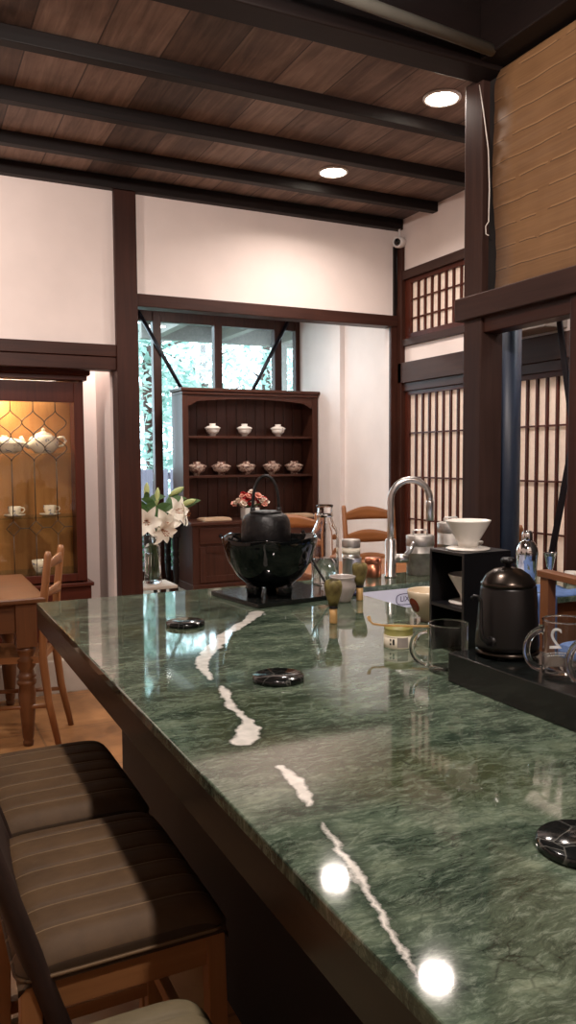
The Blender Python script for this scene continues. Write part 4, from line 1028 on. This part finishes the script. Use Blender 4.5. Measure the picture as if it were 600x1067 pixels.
for k, (m, nm) in enumerate(((M['fl_red'], 'red_flower'), (M['fl_pink'], 'pink_flower'), (M['fl_white'], 'white_flower'))):
    rr = random.Random(k+2)
    for q in range(14):
        u, v = rr.uniform(-.155, .155), rr.uniform(-.08, .07); z = .125+rr.uniform(0, .13)*(1-abs(u)/.24)
        f = MB(); r0 = rr.uniform(.034, .046)
        for ring in (0, 1):
            for j in range(6):
                a = 2*PI*j/6+ring*.5; tilt = .5+.6*ring
                d1 = Vector((math.cos(a), math.sin(a), 0)); up = Vector((0, 0, 1))
                f.grid(lambda s, w, d1=d1, tilt=tilt: tuple(d1*(r0*s*math.cos(tilt))+up*(r0*s*math.sin(tilt)+r0*.2*math.sin(PI*s))+Vector((-d1.y, d1.x, 0))*((w-.5)*r0*.9*math.sin(PI*min(1, .15+s*.75)))), 4, 2)
        o = f.build(nm, m, t, (u, v, z)); o.rotation_euler = (rr.uniform(-.6, .9), rr.uniform(-.5, .5), 0)
lf = MB(); rr = random.Random(9)
for q in range(10):
    a = rr.uniform(0, 6.28); d1 = Vector((math.cos(a), math.sin(a)*.6, 0))
    lf.tube([(0, 0, .10), d1*.06+Vector((0, 0, .14)), d1*.12+Vector((0, 0, .14))], [.003, .012, .002], 5)
lf.build('foliage', M['leafgreen'], t)

# window brace rods
for i, (a, b) in enumerate((((2.045, 7.345, 2.80), (2.50, 7.345, 2.02)), ((3.60, 7.345, 2.80), (3.16, 7.345, 2.02)))):
    tag(MB().tube([a, Vector(a).lerp(Vector(b), .5), b], .019, 10).build('brace_rod', M['black_steel']), 'dark slanting brace rod above the hutch at the %s' % ('left', 'right')[i], 'brace', 'brace rods above the hutch')

# low table, vase and lilies
t = thing('low_table', 'low grey table under the vase behind the dark post', 'table', (1.72, 5.80, FZ))
MB().box(-.36, .05, -.36, -.06, .285, .31, .006).build('tabletop', M['stone'], t)
for x in (-.33, .02):
    for y in (-.33, -.09): MB().bar((x, y, 0), (x, y, .285), .04).build('leg', wood('dark', 'z'), t)
VX, VY, VZ = 1.64, 5.62, FZ+.31
t = thing('glass_vase', 'tall clear glass vase holding white lilies', 'vase', (VX, VY, VZ))
MB().lathe([(0, 0), (.06, 0), (.066, .006), (.062, .1), (.06, .25), (.066, .36), (.064, .362), (.056, .25), (.058, .1), (.058, .02), (0, .018)], 32).build('glass', M['glass'], t)
MB().lathe([(0, .0185), (.0575, .021), (.0578, .1), (.0562, .22), (0, .22)], 32).build('water', M['water'], t)
def lily(dirv, size, mb, c, n=6):
    z = Vector(dirv).normalized(); u = Vector((0, 0, 1)) if abs(z.z) < .9 else Vector((1, 0, 0))
    x = u.cross(z).normalized(); y = z.cross(x)
    for k in range(n):
        a = 2*PI*k/n; rd = x*math.cos(a)+y*math.sin(a); tn = -x*math.sin(a)+y*math.cos(a); wd = .20 if k % 2 else .27
        def pet(s, w):
            out = size*(.12*s+.95*s*s*(1-.25*s)); fwd = size*(1.0*s-.62*s**2.6)
            return Vector(c)+rd*out+z*fwd+tn*((w-.5)*2*size*wd*math.sin(PI*(.06+.94*s))**.8)+z*(abs(w-.5)*.18*size*s)
        mb.grid(pet, 9, 4)
FL = [((1.69, 5.56, .97), (.15, -1, -.25), .16), ((1.77, 5.58, 1.03), (.5, -.8, .1), .15), ((1.57, 5.53, .98), (-.25, -1, -.1), .16), ((1.65, 5.47, .93), (.35, -.9, -.5), .14), ((1.83, 5.60, 1.0), (1, -.4, .2), .12)]
for i, (c, dv, s) in enumerate(FL):
    t = thing('lily', 'open white lily in the glass vase, %s' % ('middle bloom hanging lowest toward the counter', 'upper bloom beside the hutch corner', 'bloom closest to the dark post', 'drooping bloom in front of the vase', 'small bloom farthest right')[i], 'flower', (VX, VY, VZ+.025), 0, 'lilies in the vase')
    L = Vector((VX, VY, VZ+.025)); cc = Vector(c)-L
    foot = Vector((-.03+.015*i, .02-.01*i, .0)); neck = (cc-foot)*.0+Vector(((-.02+.012*i), .012, .35))
    MB().tube([foot, neck, cc.lerp(neck, .4)+Vector((0, .02, .05)), cc-Vector(dv).normalized()*.03, cc], .0045, 8).build('stem', M['leafgreen'], t)
    mb = MB(); lily(dv, s, mb, cc); o = mb.build('petals', M['petal'], t)
    st = MB(); z = Vector(dv).normalized()
    for k in range(6):
        a = k*1.047; off = Vector((math.cos(a)*.018, math.sin(a)*.008, math.sin(a)*.018)); e = cc+z*s*.62+off
        st.tube([cc, e], .0016, 5); st.tube([e-Vector((.006, 0, 0)), e+Vector((.006, 0, 0))], .003, 6)
    st.build('stamens', M['stamen'], t)
BU = [((1.79, 5.66, 1.15), (.8, -.1, .45), 'lily bud pointing right above the blooms'), ((1.86, 5.62, 1.075), (1, -.2, .35), 'lily bud nearest the hutch corner'), ((1.595, 5.60, 1.13), (.05, 0, 1), 'green lily bud standing upright near the dark post'), ((1.67, 5.60, 1.09), (.1, 0, 1), 'green lily bud standing upright between the others')]
for i, (c, dv, lab) in enumerate(BU):
    t = thing('lily_bud', lab, 'flower', (VX, VY, VZ+.025), 0, 'lily buds in the vase')
    L = Vector((VX, VY, VZ+.025)); cc = Vector(c)-L; z = Vector(dv).normalized()
    foot = Vector((.02-.012*i, -.02+.012*i, 0)); neck = Vector((.02-.013*i, -.012, .35))
    MB().tube([foot, neck, cc.lerp(neck, .45)+Vector((0, 0, .03)), cc], .0045, 8).build('stem', M['leafgreen'], t)
    MB().tube([cc-z*.01, cc+z*.02, cc+z*.06, cc+z*.095, cc+z*.12], [.006, .016, .022, .016, .003], 10).build('bud', M['bud'], t)
    lv = MB(); rr = random.Random(i)
    for q in range(9):
        f = .25+.085*q; p0 = neck.lerp(cc, f); a = rr.uniform(-.6, .9) if i < 2 else rr.uniform(0, 6.28); d1 = Vector((math.cos(a), math.sin(a)*.5, .55)).normalized(); w_ = Vector((-d1.y, d1.x, .25)).normalized()
        ln = rr.uniform(.12, .20); w_ = Vector((-.55*d1.z, .2, d1.x)).normalized()
        lv.grid(lambda s, w: tuple(p0+d1*(ln*s)+Vector((0, 0, -.05*s*s))+w_*((w-.5)*.05*math.sin(PI*(.05+.95*s)))), 8, 2)
    lv.build('leaves', M['leafgreen'], t)
# dark stand with turned legs by the window
t = thing('plant_stand', 'dark small stand with turned legs left of the hutch', 'stand', (2.16, 7.08, FZ))
MB().box(-.17, .15, -.17, .17, .60, .625, .005).build('top', wood('black', 'x'), t)
for x in (-.11, .09):
    for y in (-.12, .12): turned(MB(), (x, y), .60, .03, .10).build('leg', wood('black', 'z'), t)

# ------------------------------------------------------------------ outside
struct('ground_outside', MB().box(-6, 14, 7.6, 30, -.1, 0), M['ground'], 'garden ground outside the windows', 'ground')
t = thing('garden_fence', 'grey board fence outside the left window', 'fence', (2.6, 8.7, 0))
MB().box(-2.2, 2.2, .02, .06, 1.18, 1.26, .004).box(-2.2, 2.2, .02, .06, .25, .33, .004).build('rail', wood('fence', 'x'), t)
for k in range(25):
    x = -2.15+k*.178; MB().box(x, x+.15, 0, .02, .04, 1.30, .003).build('board', wood('fence', 'z'), t)
struct('trim_22', MB().box(2.6, 5.2, 7.62, 9.3, 3.02, 3.07).box(2.75, 2.85, 7.62, 9.4, 2.86, 3.02).box(3.55, 3.65, 7.62, 9.4, 2.86, 3.02).box(4.35, 4.45, 7.62, 9.4, 2.86, 3.02).box(2.6, 5.2, 9.2, 9.32, 2.84, 3.02).box(4.3, 4.45, 9.1, 9.25, 0, 3.0), wood('grey', 'y'), 'weathered eave with rafters outside the windows', 'roof')
struct('wall_outside', MB().box(5.0, 5.1, 7.6, 12, 0, 2.3), M['plaster_cool'], 'neighbouring wall outside', 'wall')
def tree(x, y, h, lab, m, n, rad, seed, sz):
    rr = random.Random(seed); t = thing('garden_tree', lab, 'tree', (x, y, 0), 0, 'garden trees outside the windows')
    tk = MB(); tk.tube([(0, 0, 0), (.05, .03, h*.3), (-.03, 0, h*.6), (.02, 0, h*.9)], [.12, .10, .07, .03], 10)
    for k in range(9):
        a = rr.uniform(0, 6.28); z0 = h*rr.uniform(.25, .75); L = rad*rr.uniform(.5, .9); d1 = Vector((math.cos(a), math.sin(a), .5))
        tk.tube([(0, 0, z0), d1*L*.5+Vector((0, 0, z0)), d1*L+Vector((0, 0, z0-.05))], [.04, .025, .008], 6)
    tk.build('trunk', wood('dark', 'z'), t)
    f = MB()
    cl_ = [(rr.uniform(-1, 1)*rad, rr.uniform(-1, 1)*rad*.6, h*rr.uniform(.18, 1.0), rr.uniform(.22, .5)) for _ in range(34)]
    for k in range(n):
        cx, cy, cz_, cr = cl_[k % len(cl_)]
        p = Vector((cx+rr.gauss(0, cr*.6), cy+rr.gauss(0, cr*.6), max(.1, cz_+rr.gauss(0, cr*.5))))
        d1 = Vector((rr.gauss(0, 1), rr.gauss(0, 1), rr.gauss(0, .6))).normalized(); d2 = d1.cross(Vector((rr.gauss(0, 1), rr.gauss(0, 1), rr.gauss(0, 1)))).normalized()
        s = sz*rr.uniform(.6, 1.3)
        f.quad(p-d1*s, p+d2*s*.45, p+d1*s, p-d2*s*.45)
    f.build('foliage', m, t, recalc=False)
tree(3.0, 10.3, 4.2, 'leafy garden tree outside the leftmost window', M['leaves'], 2600, .75, 1, .07)
tree(5.0, 10.9, 4.6, 'leafy garden tree outside the middle window above the hutch', M['leaves'], 2600, .8, 2, .07)
tree(5.2, 14.2, 4.8, 'leafy garden tree farther back outside the right window pane', M['leaves'], 3000, 1.3, 3, .09)
for i, x in enumerate((2.15, 2.75)):
    t = thing('garden_shrub', 'dark shrub in front of the garden fence, %s' % ('left one', 'right one')[i], 'shrub', (x, 8.3, 0), 0, 'shrubs by the fence')
    f = MB(); rr = random.Random(20+i)
    MB().tube([(0, 0, 0), (.02, 0, .3), (0, .02, .6)], [.03, .02, .01], 6).build('stem', wood('dark', 'z'), t)
    for k in range(900):
        p = Vector((rr.gauss(0, .13), rr.gauss(0, .13), abs(rr.gauss(.42, .2)))); d1 = Vector((rr.gauss(0, 1), rr.gauss(0, 1), rr.gauss(0, 1))).normalized(); d2 = d1.orthogonal().normalized(); s = .035
        f.quad(p-d1*s, p+d2*s*.5, p+d1*s, p-d2*s*.5)
    f.build('foliage', M['shrub'], t, recalc=False)

# ------------------------------------------------------------------ light
def lamp(kind, loc, power, col, size=.1, rot=None, **kw):
    l = bpy.data.lights.new('lamp_or_fill', kind); l.energy = power; l.color = col
    if kind == 'AREA': l.size = size; l.shape = 'DISK'
    else: l.shadow_soft_size = size
    for k, v in kw.items(): setattr(l, k, v)
    o = bpy.data.objects.new('lamp_or_fill', l); COL.objects.link(o); o.location = loc
    if rot: o.rotation_euler = rot
    return o
WARM = (1, .87, .79)
for x, y in LP: lamp('AREA', (x, y, 3.145), 10, WARM, .15, spread=2.6)
lamp('POINT', (.72, 1.75, 2.90), 60, WARM, .06)
lamp('POINT', (.74, .0, 2.90), 64, WARM, .06)
lamp('AREA', (-.7, 3.7, 3.06), 26, WARM, .16, (.85, 0, 0), spread=2.8)  # unseen fill added to brighten the left plaster
lamp('AREA', (-.3, 4.3, 3.09), 8, WARM, .16, spread=1.3)  # second unseen fill added over the dining corner
lamp('AREA', (1.14, 5.26, 2.56), 9, WARM, .12)
lamp('AREA', (2.6, 6.2, 2.88), 20, (1, .88, .80), .2)
lamp('AREA', (2.95, 2.75, 3.09), 12, WARM, .15)  # unseen fill added to lift the shoji side
lamp('AREA', (.55, 5.40, FZ+1.66), 4, (1, .78, .52), .12)

wd = bpy.data.worlds.new('sky'); sc.world = wd; wd.use_nodes = True
bg = wd.node_tree.nodes['Background']; bg.inputs[0].default_value = (.80, .94, 1.0, 1); bg.inputs[1].default_value = 5.2

# ------------------------------------------------------------------ camera
f, W_, H_ = 823.7, 600, 1067
yaw, pit, rol = (math.radians(a) for a in (26.056, 3.9164, .3811))
fw = Vector((math.sin(yaw)*math.cos(pit), math.cos(yaw)*math.cos(pit), -math.sin(pit)))
rt = Vector((math.cos(yaw), -math.sin(yaw), 0)); dn = fw.cross(rt)
rx = rt*math.cos(rol)+dn*math.sin(rol); ry = -rt*math.sin(rol)+dn*math.cos(rol)
cam = bpy.data.cameras.new('camera'); co = bpy.data.objects.new('camera', cam); COL.objects.link(co)
co.matrix_world = Matrix((rx, -ry, -fw)).transposed().to_4x4(); co.location = (0, 0, 1.42)
cam.sensor_fit = 'VERTICAL'; cam.sensor_height = 36; cam.lens = 36*f/H_; cam.clip_start = .02
sc.camera = co
sc.cycles.max_bounces = 14; sc.cycles.transmission_bounces = 14; sc.cycles.transparent_max_bounces = 16; sc.cycles.caustics_reflective = False
sc.view_settings.view_transform = 'Standard'; sc.view_settings.look = 'None'; sc.view_settings.gamma = 1
sc.view_settings.use_curve_mapping = False; sc.view_settings.exposure = 0.75
